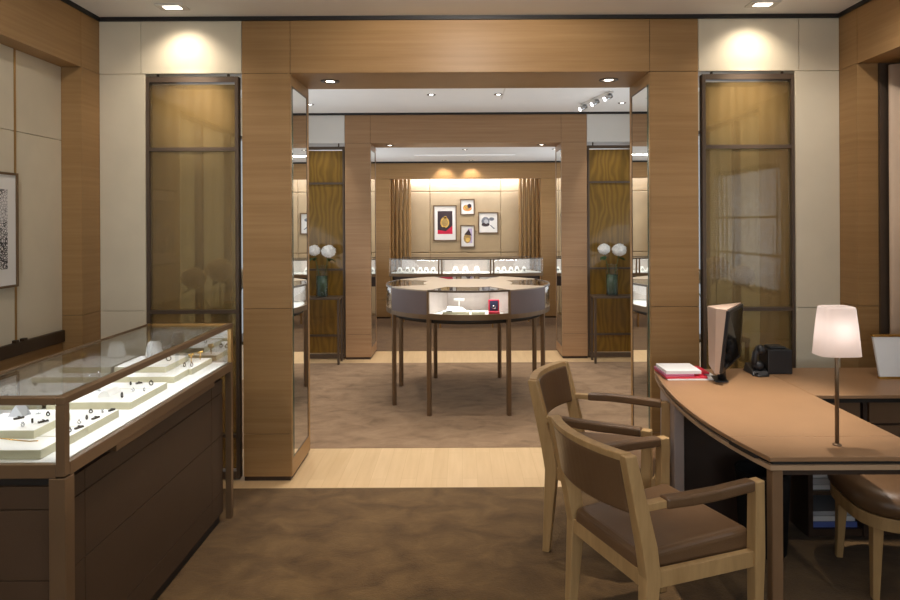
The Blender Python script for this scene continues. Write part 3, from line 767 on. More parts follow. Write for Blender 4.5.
# ------------------------------------------------------------------ round display table in the middle room
RT = thing('display_table', 'round eight-legged glass display table in the middle room', 'display table', (CX, 6.01, 0))
R = .75; ha = math.radians(26.8)
MB().arc(R-.05, R, 0, 2*PI, .80, .838, n=64).build('base_rim', M['bronze'], RT)
MB().lathe([(R-.06, .762), (R-.06, .80)], n=48).build('underside', M['black'], RT)
MB().lathe([(R-.05, .80), (R-.05, .836)], n=48).build('deck', M['white'], RT)
MB().lathe([(.40, .838), (.40, 1.028)], n=48).build('core', M['liner'], RT)
MB().lathe([(.41, 1.028), (.41, 1.04)], n=48).build('centre_top', M['tan_top'], RT)
for k in range(4):
    a = -PI/2+k*PI/2
    MB().arc(R-.006, R-.001, a-ha, a+ha, .84, 1.026, n=16).build('glass_front', M['glass'], RT)
    MB().arc(.41, R-.006, a-ha, a+ha, 1.032, 1.038, n=16).build('glass_top', M['glass'], RT)
    MB().arc(R-.014, R+.002, a-ha, a+ha, 1.026, 1.042, n=16).build('top_rim', M['bronze_dark'], RT)
    MB().arc(R-.014, R+.001, a-ha, a+ha, .836, .848, n=16).build('lower_rim', M['bronze'], RT)
    for s in (-1, 1):
        MB().arc(R-.016, R+.001, a+s*ha-.012, a+s*ha+.012, .84, 1.03, n=2).build('upright', M['bronze'], RT)
        MB().arc(.40, R-.016, a+s*ha+s*.004, a+s*ha+s*.012, .84, 1.03, n=1).build('divider', M['liner'], RT)
    MB().arc(R-.02, R, a+ha+.012, a+PI/2-ha-.012, .838, 1.03, n=16).build('side_panel', M['table_panel'], RT)
    MB().arc(.41, R, a+ha+.004, a+PI/2-ha-.004, 1.03, 1.04, n=16).build('leather_top', M['tan_top'], RT)
for k in range(8):
    a = -PI/2+(k//2)*PI/2+(ha if k % 2 else -ha)
    o = MB().hexa and B(-.016, .016, -.016, .016, 0, .80); o = o.build('leg', M['bronze'], RT, bevel=.002, seg=1, loc=((R-.022)*math.cos(a), (R-.022)*math.sin(a), 0), rot=a)
for k, pw in ((0, 1.3), (1, .8), (2, .8), (3, .8)):
    a = -PI/2+k*PI/2
    area('vitrine_lamp', (CX+.68*math.cos(a), 6.01+.68*math.sin(a), 1.024), .5, .02, pw, (0, 0, -1), COOL)
# contents of the front vitrine
zv = .836
def vtray(label, x0, x1, y0, y1, h): return tag(B(x0, x1, y0, y1, zv, zv+h, M['tray_edge'], top=M['white'], front=M['tray_edge']).build('jewellery_tray', None, None, bevel=.0015, seg=1), label, 'tray')
vtray('larger white tray in the front of the round table', -.155, .065, 5.34, 5.45, .025)
vtray('smaller white tray right of centre in the round table', .085, .195, 5.34, 5.44, .025)
mb = MB(); mb.hexa([(-.09, 0, 0), (.09, 0, 0), (.09, .09, 0), (-.09, .09, 0)], [(-.07, .03, .04), (.05, .03, .03), (.05, .08, .03), (-.07, .08, .04)])
tag(mb.build('necklace_cushion', M['white'], None, bevel=.008, loc=(-.045, 5.35, zv+.025)), 'white sloping cushion on the larger tray in the round table', 'jewellery stand')
bracelet('dark bracelet on the larger tray in the round table', -.10, 5.346, zv+.0255, 0, L=.05)
t = thing('bracelet_stand', 'white bracelet stand with bar in the round table', 'jewellery stand', (-.02, 5.47, zv))
MB().cyl((0, 0, 0), (0, 0, .11), .006).build('stem', M['white'], t); MB().cyl((-.045, 0, .11), (.045, 0, .11), .012).build('bar', M['white'], t); B(-.03, .03, -.02, .02, 0, .006).build('base', M['white'], t)
t = thing('watch_box', 'open red box with navy lining standing in the round table', 'box', (.268, 5.35, zv))
B(-.045, .045, -.045, .03, 0, .028).build('box_base', M['red'], t, bevel=.003)
lid = B(-.045, .045, .02, .045, .028, .12).build('lid', M['red'], t, bevel=.003)
B(-.033, .033, .016, .0205, .03, .112).build('lining', M['navy'], lid)
MB().torus((0, .012, .06), .013, .004, 'y').ico((0, .012, .048), .008, 1).build('pendant', M['silver'], lid)
# contents of the far vitrine
tag(B(-.13, -.02, 6.55, 6.62, zv, zv+.12).build('gift_box', M['red'], None, bevel=.003), 'red box lying in the far side of the round table', 'box')
for k, (x, c) in enumerate(((.03, 'deep_brown'), (.14, 'navy'), (.25, 'deep_brown'))):
    tag(B(x, x+.05, 6.55, 6.6, zv, zv+.11).build('gift_box', M[c], None, bevel=.003), 'dark small box in the far side of the round table, %s of three' % ('leftmost', 'middle', 'rightmost')[k], 'box')

# ------------------------------------------------------------------ curved case in the rear room
cc = thing('display_case', 'bow-fronted glass jewellery case before the end wall', 'display case', (.075, 0, 0))
RC = 3.6; YC = 9.78+RC; a0 = math.asin(1.185/RC)
def carc(r0, r1, z0, z1, name, m, f0=-1, f1=1, n=20):
    return MB().arc(r0, r1, -PI/2+f0*a0, -PI/2+f1*a0, z0, z1, c=(0, YC), n=n).build(name, M[m] if isinstance(m, str) else m, cc)
carc(RC-.5, RC, .77, .815, 'base_rim', 'bronze'); carc(RC-.48, RC-.02, .812, .825, 'deck', 'white')
carc(RC-.02, RC, 1.03, 1.046, 'top_rim', 'bronze_dark'); carc(RC-.5, RC-.48, 1.03, 1.046, 'top_rim', 'bronze_dark')
carc(RC-.48, RC-.02, 1.036, 1.042, 'glass_top', 'glass'); carc(RC-.012, RC-.006, .815, 1.03, 'glass_front', 'glass')
carc(RC-.5, RC-.485, .815, 1.03, 'back_panel', 'liner')
for f in (-.985, -.345, -.305, .305, .345, .985):
    carc(RC-.02, RC, .815, 1.03, 'upright', 'bronze', f-.008, f+.008, 1)
for f in (-.325, .325): carc(RC-.48, RC-.02, .825, 1.03, 'divider', 'glass', f-.002, f+.002, 1)
for f in (-.995, .995): carc(RC-.48, RC-.02, .815, 1.03, 'glass_end', 'glass', f-.002, f+.002, 1)
carc(RC-.45, RC-.05, .62, .77, 'drawer_box', 'deep_brown')
for f in (-.97, -.33, .33, .97):
    for rr in (RC-.03, RC-.47):
        carc(rr-.014, rr+.014, 0, .77, 'leg', 'brass', f-.009, f+.009, 1)
area('case_lamp', (.075, 9.82, 1.02), 1.6, .02, 5, (0, .4, -1), COOL)
def on_arc(f, dr): a = -PI/2+f*a0; return (.075+(RC-dr)*math.cos(a), YC+(RC-dr)*math.sin(a), .825)
def bust(label, f, dr, grp, s=1.0, gem='jewel'):
    t = thing('jewellery_bust', label, 'jewellery stand', on_arc(f, dr), 0, grp)
    mb = MB(); mb.hexa([(-.05*s, -.04*s, 0), (.05*s, -.04*s, 0), (.05*s, .04*s, 0), (-.05*s, .04*s, 0)], [(-.022*s, .005, .085*s), (.022*s, .005, .085*s), (.022*s, .03*s, .085*s), (-.022*s, .03*s, .085*s)])
    mb.build('cushion', M['white'], t, bevel=.012*s, seg=3)
    MB().torus((0, -.028*s, .035*s), .013*s, .004, 'y').build('jewel', M[gem], t)
for i, f in enumerate((-.90, -.80, -.71, -.62, -.53, -.44)): bust('white jewellery cushion in the left bay of the bow-fronted case', f, .14+.03*(i % 2), 'cushions in the left bay', .95)
for i, f in enumerate((-.14, -.01, .14)): bust('white cushion with pendant in the centre bay of the bow-fronted case, %s' % ('left', 'middle', 'right')[i], f, .13, None, 1.15)
for i, f in enumerate((.42, .51, .60, .69, .78)): bust('white jewellery cushion in the right bay of the bow-fronted case', f, .14+.03*(i % 2), 'cushions in the right bay', .95)

# ------------------------------------------------------------------ pictures
def picture(label, x0, x1, z0, z1, ax0, ax1, az0, az1, art, y=Y3+.345):
    t = thing('picture', label, 'picture', ((x0+x1)/2, y, (z0+z1)/2)); cx, cz = (x0+x1)/2, (z0+z1)/2
    mb = MB(); f = .02; a, b, c, d = x0-cx, x1-cx, z0-cz, z1-cz
    mb.box(a, a+f, -.03, 0, c, d); mb.box(b-f, b, -.03, 0, c, d); mb.box(a+f, b-f, -.03, 0, c, c+f); mb.box(a+f, b-f, -.03, 0, d-f, d)
    mb.build('frame', M['bronze'], t)
    B(a+f, b-f, -.016, -.004, c+f, d-f).build('mat_board', M['matboard'], t)
    mb = MB(); art(mb, ax0-cx, ax1-cx, az0-cz, az1-cz); mb.build('print', None, t)
def disc(mb, cx, cz, rx, rz, y, m, n=18, a0=0, a1=2*PI):
    pts = [(cx+rx*math.cos(a0+(a1-a0)*i/n), cz+rz*math.sin(a0+(a1-a0)*i/n)) for i in range(n)]
    mb.hexa([(p[0], y, p[1]) for p in pts], [(p[0], y-.0004, p[1]) for p in pts], m)
def art1(mb, a, b, c, d):
    w, h = b-a, d-c
    mb.box(a, b, -.0165, -.016, c, d, M['art_dark'])
    mb.hexa([(a, -.0166, c), (b, -.0166, c), (b, -.0166, c+h*.36), (a+w*.55, -.0166, c+h*.12), (a, -.0166, c+h*.18)], [(a, -.017, c), (b, -.017, c), (b, -.017, c+h*.36), (a+w*.55, -.017, c+h*.12), (a, -.017, c+h*.18)], M['art_red'])
    disc(mb, a+w*.48, c+h*.50, w*.30, h*.24, -.0171, M['gold']); disc(mb, a+w*.48, c+h*.50, w*.22, h*.17, -.0176, M['art_olive'])
    disc(mb, a+w*.52, c+h*.72, w*.10, h*.06, -.0171, M['gold']); disc(mb, a+w*.42, c+h*.26, w*.11, h*.05, -.0171, M['art_dark'])
def art2(mb, a, b, c, d):
    w, h = b-a, d-c
    disc(mb, a+w*.5, c+h*.38, w*.48, h*.36, -.0165, M['art_orange']); disc(mb, a+w*.72, c+h*.62, w*.22, h*.25, -.0170, M['art_dark']); disc(mb, a+w*.3, c+h*.55, w*.22, h*.2, -.0170, M['gold'])
    disc(mb, a+w*.5, c+h*.3, w*.22, h*.12, -.0174, M['art_olive'])
def art3(mb, a, b, c, d):
    w, h = b-a, d-c
    mb.box(a+w*.5, b, -.0163, -.016, c, d, M['art_lilac'])
    disc(mb, a+w*.45, c+h*.33, w*.42, h*.34, -.0166, M['art_olive']); disc(mb, a+w*.5, c+h*.22, w*.25, h*.16, -.017, M['gold'])
    mb.hexa([(a+w*.1, -.0171, c+h*.58), (a+w*.95, -.0171, c+h*.5), (a+w*.62, -.0171, c+h*.95)], [(a+w*.1, -.0175, c+h*.58), (a+w*.95, -.0175, c+h*.5), (a+w*.62, -.0175, c+h*.95)], M['art_dark'])
def art4(mb, a, b, c, d):
    w, h = b-a, d-c
    disc(mb, a+w*.3, c+h*.6, w*.3, h*.38, -.0165, M['art_grey']); disc(mb, a+w*.3, c+h*.35, w*.3, h*.16, -.0169, M['art_dark'])
    disc(mb, a+w*.35, c+h*.6, w*.16, h*.18, -.0173, M['paper2']); disc(mb, a+w*.75, c+h*.8, w*.2, h*.14, -.0165, M['art_grey'])
    mb.hexa([(a+w*.6, -.0165, c+h*.3), (a+w*.7, -.0165, c+h*.3), (b, -.0165, c+h*.02), (a+w*.9, -.0165, c)], [(a+w*.6, -.017, c+h*.3), (a+w*.7, -.017, c+h*.3), (b, -.017, c+h*.02), (a+w*.9, -.017, c)], M['art_grey'])
picture('tall framed print of a gold jewel over red, leftmost of four', -.473, -.073, 1.276, 1.889, -.40, -.146, 1.396, 1.79, art1)
picture('small framed orange print at the top of the group of four', -.015, .236, 1.718, 1.993, .03, .19, 1.78, 1.93, art2)
picture('small framed print in olive and dark at the bottom of the group', -.015, .236, 1.163, 1.549, .04, .19, 1.24, 1.49, art3)
picture('framed grey photograph at the right of the group of four', .291, .639, 1.40, 1.769, .35, .58, 1.48, 1.69, art4)
# large picture on the left wall
t = thing('picture', 'large black and white print in a bronze frame on the left wall', 'picture', (-2.349, 3.11, 1.57))
mb = MB(); f = .012; hw, hh = .31, .297
mb.box(0, .022, -hw, -hw+f, -hh, hh); mb.box(0, .022, hw-f, hw, -hh, hh); mb.box(0, .022, -hw+f, hw-f, -hh, -hh+f); mb.box(0, .022, -hw+f, hw-f, hh-f, hh)
mb.build('frame', M['bronze'], t)
B(.002, .014, -hw+f, hw-f, -hh+f, hh-f).build('mat_board', M['matboard'], t); B(.014, .0155, -hw+.09, hw-.075, -.20, .21).build('print', M['print_bw'], t)
# its hanger on the brass strip
# ------------------------------------------------------------------ consoles, vases, flowers
def console(label, xc, y0, y1):
    t = thing('console_table', label, 'console table', (xc, y0, 0)); h = .285; d = y1-y0
    B(-h, h, 0, d, .735, .757).build('top', M['bronze_dark'], t, bevel=.002, seg=1)
    for sx in (-1, 1):
        for yy in (.012, d-.036): B(sx*(h-.018)-.012, sx*(h-.018)+.012, yy, yy+.024, 0, .735).build('leg', M['bronze_dark'], t)
    return t
con = console('slim bronze console under the flowers left of the round table', CX-1.711, 7.28, 7.52)
dup(con, 'slim bronze console under the flowers right of the round table', (CX+1.711, 7.28, 0))
dup(con, 'bronze console behind the amber screen at left', (CX-1.711, 4.62, 0)); dup(con, 'bronze console behind the amber screen at right', (CX+1.711, 4.62, 0))
def vase(label, x, y, z=.757, h=.36, r=.070):
    t = thing('vase', label, 'vase', (x, y, z))
    MB().lathe([(r, 0), (r, h), (r-.005, h), (r-.005, .012)], n=28, close=True).build('glass_body', M['glass'], t)
    MB().lathe([(r, 0), (r, .012)], n=28).build('glass_base', M['acrylic'], t)
    MB().lathe([(r-.006, .013), (r-.006, h*.66)], n=28).build('water', M['vase_green'], t)
    return t
v = vase('clear glass cylinder vase on the console left of the round table', -1.585, 7.4)
dup(v, 'clear glass cylinder vase on the console right of the round table', (1.715, 7.4, .757))
dup(v, 'glass vase seen dimly through the amber screen at left', (-1.76, 4.74, .757)); dup(v, 'glass vase seen dimly through the amber screen at right', (1.86, 4.74, .757))

def head_mesh(r):
    mb = MB(); k = mb.mi(M['petal']); n = 130
    mb.ico((0, 0, 0), r*.74, 2, M['petal'])
    for i in range(n):
        z = 1-2*(i+.5)/n; q = math.sqrt(1-z*z); a = i*2.39996
        d = Vector((q*math.cos(a), q*math.sin(a), z)); u = d.orthogonal().normalized(); w = d.cross(u)
        rot = random.uniform(0, PI)
        for j in range(4):
            b = rot+j*PI/2; e = u*math.cos(b)+w*math.sin(b); s = w*math.cos(b)-u*math.sin(b)
            c = d*r*random.uniform(.80, 1.0); L = r*.24
            vs = [mb.bm.verts.new(c-d*r*.05), mb.bm.verts.new(c+e*L*.6+s*L*.45+d*r*.03), mb.bm.verts.new(c+e*L*1.1+d*r*.01), mb.bm.verts.new(c+e*L*.6-s*L*.45+d*r*.03)]
            fc = mb.bm.faces.new(vs); fc.material_index = k
    me = bpy.data.meshes.new('flower_head'); mb.bm.to_mesh(me); mb.bm.free(); me.materials.append(M['petal']); return me
HEAD = head_mesh(.075)
def hydrangea(label, base, top, s=1.0, leaves=2, grp=None):
    """stem from inside the vase up to a round head"""
    t = thing('hydrangea', label, 'flower', base, 0, grp); d = Vector(top)-Vector(base)
    o = bpy.data.objects.new('flower_head', HEAD); COL.objects.link(o); o.parent = t; o.location = d; o.scale = (s, s, s*.86)
    MB().tube([(0, 0, 0), (d.x*.25, d.y*.25, d.z*.45), (d.x*.95, d.y*.95, d.z*.9)], .004, 6).build('stem', M['stem'], t)
    for k in range(leaves):
        a = random.uniform(0, 2*PI); mb = MB(); p = Vector((d.x*.9, d.y*.9, d.z*.84)); e = Vector((math.cos(a), math.sin(a), -.25)).normalized(); s_ = e.cross(Vector((0, 0, 1))).normalized()
        L = .11; pts = [p, p+e*L*.4+s_*.032, p+e*L+Vector((0, 0, -.02)), p+e*L*.4-s_*.032]
        up = Vector((0, 0, .002)); mb.hexa([x for x in pts], [x+up for x in pts]); mb.build('leaf', M['leaf'], t)
zb = .757+.016
for xs, side in ((-1.585, 'left'), (1.715, 'right')):
    hydrangea('white hydrangea head on the left of the %s console vase' % side, (xs-.015, 7.4, zb), (xs-.088, 7.4, 1.285), .95)
    hydrangea('white hydrangea head on the right of the %s console vase' % side, (xs+.015, 7.4, zb), (xs+.080, 7.38, 1.275), 1.1)
for xs, side in ((-1.76, 'left'), (1.86, 'right')):
    for i, (dx, dy, dz, s) in enumerate(((-.19, 0, 1.20, 1.2), (-.0, -.0, 1.26, 1.3), (.19, .0, 1.20, 1.2))):
        hydrangea('%s pale hydrangea head dimly seen through the amber screen at %s' % (('leftmost', 'middle', 'rightmost')[i], side), (xs+dx*.12, 4.74+dy*.2, zb), (xs+dx, 4.74+dy, dz), s, 2)

# ------------------------------------------------------------------ desk
dk = thing('desk', 'bow-sided tan leather desk with lamp in the right foreground', 'desk', (0, 0, 0))
YD = 2.335
edge = []
for i in range(19):
    y = YD+(3.72-YD)*i/18; k = .22 if y < 2.95 else .135
    edge.append((1.022+k*(y-2.95)**2, y))
def slab(x1, inset, z0, z1, y0=YD):
    poly = [(x1, y0+inset)]+[(x1, 3.74)]+[(x+inset, y) for x, y in reversed(edge[1:])]+[(edge[0][0]+inset, y0+inset)]
    return MB().prism(poly, z0, z1)
XD = 1.71
xs_ = 1.022+.22*(2.556-2.95)**2
pl = [(XD, 2.557), (XD, 3.745)]+[(x, y) for x, y in reversed(edge) if y > 2.58]+[(xs_, 2.557)]
MB().prism(pl, .732, .75).build('desk_top', M['desk_top'], dk, bevel=.002, seg=1)
pl = [(XD, YD), (XD, 2.555), (xs_, 2.555)]+[(x, y) for x, y in reversed(edge) if y < 2.53]
MB().prism(pl, .732, .75).build('desk_top', M['desk_top'], dk, bevel=.002, seg=1)
slab(XD, .016, .718, .733).build('shadow_gap', M['black'], dk)
slab(XD, .003, .700, .718).build('lower_rim', M['desk_rim'], dk, bevel=.001, seg=1)
B(1.15, XD-.02, 2.40, 3.70, .66, .70).build('under_frame', M['deep_brown'], dk)
# drawer slot on the bowed edge near the corner
B(1.118, 1.158, 2.345, 2.39, 0, .70).build('leg', M['desk_leg'], dk, bevel=.003, seg=1)
B(XD-.055, XD-.005, 2.345, 2.39, 0, .70).build('leg', M['desk_leg'], dk, bevel=.003, seg=1)
B(1.068, 1.118, 3.27, 3.50, 0, .70).build('leg', M['leg_lit'], dk, bevel=.003, seg=1)
B(1.118, 1.70, 3.40, 3.43, .02, .70).build('modesty_panel', M['deep_brown'], dk)
q_ = [(x, y) for x, y in edge if 2.34 < y < 2.62]
MB().prism([(x-.001, y) for x, y in q_]+[(x+.02, y) for x, y in reversed(q_)], .7185, .7335).build('drawer_slot', M['black'], dk)

cr = thing('credenza', 'low tan-topped credenza with drawers running right from the desk', 'credenza', (0, 0, 0))
B(1.712, 2.478, 3.155, 3.745, .732, .75).build('top', M['desk_top'], cr, bevel=.002, seg=1)
B(1.73, 2.475, 3.185, 3.74, .705, .732).build('shadow_gap', M['black'], cr)
mb = MB(); mb.box(1.725, 1.748, 3.24, 3.74, .02, .705); mb.box(2.0, 2.02, 3.24, 3.74, .02, .705); mb.box(1.748, 2.0, 3.70, 3.74, .02, .705)
mb.box(1.748, 2.0, 3.25, 3.70, .02, .055); mb.box(2.02, 2.475, 3.26, 3.74, .02, .705); mb.box(1.748, 2.0, 3.26, 3.7, .60, .705)
mb.build('carcass', M['deep_brown'], cr)
B(1.748, 2.0, 3.25, 3.70, .225, .245).build('shelf', M['bronze_dark'], cr)
B(1.76, 1.985, 3.24, 3.262, .615, .695).build('drawer', M['drawer'], cr, bevel=.002, seg=1)
for a, b in ((.585, .695), (.33, .575), (.06, .32)): B(2.03, 2.47, 3.24, 3.262, a, b).build('drawer', M['drawer'], cr, bevel=.002, seg=1)
B(1.74, 2.48, 3.30, 3.70, 0, .02).build('plinth', M['black'], cr)
# papers in the open bay
def sheets(label, x0, x1, z, spec):
    for k, (m, h, dx) in enumerate(spec):
        o = B(x0+dx, x1+dx*.5, 3.27+.01*k, 3.55, z, z+h-.0008).build('paper_stack', M[m], None); tag(o, label[k], 'papers'); z += h
sheets(['white papers at the bottom of the upper shelf pile', 'grey papers in the middle of the upper shelf pile', 'white papers on top of the upper shelf pile'], 1.755, 1.98, .245, (('paper', .022, .0), ('paper2', .03, .004), ('paper', .016, .01)))
sheets(['blue folder at the bottom of the lower shelf pile', 'white papers in the middle of the lower shelf pile', 'grey papers on top of the lower shelf pile'], 1.755, 1.98, .055, (('blue_paper', .026, .01), ('paper', .026, .0), ('paper2', .02, .006)))
# waste bin under the desk
t = thing('waste_bin', 'black waste bin under the desk by its front leg', 'bin', (1.46, 3.16, .004))
MB().lathe([(.105, 0), (.125, .385), (.119, .385), (.10, .01)], n=28, close=True).build('body', M['bin_black'], t); MB().lathe([(.1, 0), (.1, .01)], n=28).build('bottom', M['bin_black'], t)
MB().torus((0, 0, .387), .122, .006, 'z', 28, 8).build('rim', M['bin_black'], t)

# ------------------------------------------------------------------ table lamp
lp = thing('table_lamp', 'table lamp with lit white glass shade on the desk', 'lamp', (1.417, 2.456, .75))
MB().lathe([(.016, 0), (.016, .004), (.009, .008)], n=24).build('base', M['bronze'], lp)
MB().cyl((0, 0, .006), (0, 0, .50), .0075).build('stem', M['bronze'], lp)
def sq(w, d, z, n=40, e=.6):
    r = []
    for i in range(n):
        a = 2*PI*i/n; c, s = math.cos(a), math.sin(a)
        r.append((w*abs(c)**e*(1 if c >= 0 else -1), d*abs(s)**e*(1 if s >= 0 else -1), z))
    return r
mb = MB(); prof = [(.080, .342), (.079, .350), (.070, .45), (.0625, .516), (.060, .523), (.052, .525)]
rings = [[mb.bm.verts.new(p) for p in sq(w, w*.72, z)] for w, z in prof]
for a, b in zip(rings, rings[1:]):
    for i in range(40):
        f = mb.bm.faces.new((a[i], a[(i+1) % 40], b[(i+1) % 40], b[i])); f.smooth = True
mb.build('lamp_shade', M['shade'], lp)
l = bpy.data.lights.new('bulb_lamp', 'POINT'); l.energy = .32; l.color = (1, .90, .87); l.shadow_soft_size = .04
o = bpy.data.objects.new('bulb_lamp', l); COL.objects.link(o); o.parent = lp; o.location = (0, 0, .435)

# ------------------------------------------------------------------ things on the desk
mt = thing('monitor', 'desktop monitor in a tan shell seen edge-on on the desk', 'monitor', (0, 0, 0))
top = [(1.306, 3.455), (1.315, 3.36), (1.352, 3.31), (1.55, 3.60)]; bot = [(1.306, 3.44), (1.312, 3.37), (1.328, 3.345), (1.53, 3.60)]
zt, zb0 = 1.148, [.84, .802, .808, .845]
mb = MB(); mb.hexa([(x, y, z) for (x, y), z in zip(bot, zb0)], [(x, y, zt) for x, y in top]); mb.build('shell', M['monitor_shell'], mt, bevel=.004)
n_ = Vector((.29, -.198, 0)).normalized()
def off(p, d): return (p[0]+n_.x*d, p[1]+n_.y*d, p[2])
q = [(top[2][0], top[2][1], zt-.008), (top[3][0], top[3][1], zt-.008), (bot[3][0], bot[3][1], zb0[3]+.004), (bot[2][0], bot[2][1], zb0[2]+.004)]
mb = MB(); mb.hexa([off(p, -.004) for p in q], [off(p, .012) for p in q]); mb.build('bezel', M['black_plastic'], mt, bevel=.003)
c_ = sum((Vector(p) for p in q), Vector())/4
q2 = [tuple(c_+(Vector(p)-c_)*.9) for p in q]
mb = MB(); mb.hexa([off(p, .011) for p in q2], [off(p, .0125) for p in q2]); mb.build('screen', M['screen_black'], mt)
MB().hexa and None
mb = MB(); mb.hexa([(1.335, 3.42, .75), (1.40, 3.41, .75), (1.42, 3.53, .75), (1.355, 3.54, .75)], [(1.335, 3.42, .758), (1.40, 3.41, .758), (1.42, 3.53, .758), (1.355, 3.54, .758)]); mb.build('foot', M['black_plastic'], mt)
MB().cyl((1.385, 3.46, .758), (1.375, 3.46, .90), .022).build('neck', M['black_plastic'], mt)

tag(B(1.10, 1.38, 3.465, 3.70, .75, .7555).build('desk_pad', M['paper'], None), 'pale flat pad under the red folders on the desk', 'desk pad')
tag(B(1.092, 1.315, 3.475, 3.69, .7555, .766).build('folder', M['red'], None, bevel=.001, seg=1), 'red folder flat on the pale pad', 'folder')
tag(B(1.25, 1.345, 3.53, 3.69, .7665, .777).build('folder', M['red'], None, bevel=.001, seg=1), 'small red folder sticking out towards the monitor', 'folder')
tag(B(1.09, 1.245, 3.48, 3.69, .7665, .778).build('folder', M['plum'], None, bevel=.001, seg=1), 'plum folder under the white booklet', 'folder')
tag(B(1.096, 1.285, 3.485, 3.67, .7785, .797).build('booklet', M['paper'], None, bevel=.001, seg=1), 'white booklet on top of the folder pile', 'booklet')
t = thing('storage_box', 'black cube-shaped box on the credenza behind the monitor', 'box', (1.76, 3.65, .75))
B(-.068, .068, -.06, .06, 0, .135).build('body', M['black_plastic'], t, bevel=.004); B(-.045, .04, -.04, .04, .135, .148).build('lid', M['black_plastic'], t, bevel=.004)
t = thing('telephone', 'black telephone with upright handset beside the black box', 'telephone', (1.645, 3.63, .75))
mb = MB(); mb.hexa([(-.05, -.07, 0), (.045, -.07, 0), (.045, .06, 0), (-.05, .06, 0)], [(-.04, -.05, .02), (.04, -.05, .02), (.04, .05, .05), (-.04, .05, .05)]); mb.build('body', M['black_plastic'], t, bevel=.005)
mb = MB().tube([(.0, -.02, .03), (-.022, -.025, .07), (-.018, -.025, .11), (.012, -.02, .14)], [.022, .017, .017, .024], 12); mb.ico((.0, -.025, .045), .03, 2); mb.ico((.012, -.025, .132), .03, 2)
mb.build('handset', M['black_plastic'], t)
mb = MB().tube([(-.02, -.06, .012), (-.06, -.09, .006), (-.03, -.11, .006), (.02, -.10, .006), (.03, -.08, .008)], .004, 6); mb.build('cord', M['black_plastic'], t)
# leaning white frame on the credenza
t = thing('photo_frame', 'blank white board with gold edges leaning on the credenza', 'frame', (2.34, 3.47, .75))
def lean(x0, x1, y0, y1, z0, z1, k=.28):
    mb = MB(); mb.hexa([(x0, y0+k*z0, z0), (x1, y0+k*z0, z0), (x1, y1+k*z0, z0), (x0, y1+k*z0, z0)], [(x0, y0+k*z1, z1), (x1, y0+k*z1, z1), (x1, y1+k*z1, z1), (x0, y1+k*z1, z1)]); return mb
lean(-.105, .105, 0, .014, .012, .215).build('board', M['paper'], t); lean(-.108, .108, -.003, .02, .215, .227).build('edge', M['gold'], t); lean(-.108, .108, -.003, .02, 0, .012).build('edge', M['gold'], t)
mb = MB(); mb.hexa([(-.02, .075, 0), (.02, .075, 0), (.02, .085, 0), (-.02, .085, 0)], [(-.02, .055, .15), (.02, .055, .15), (.02, .065, .15), (-.02, .065, .15)]); mb.build('strut', M['black_plastic'], t)

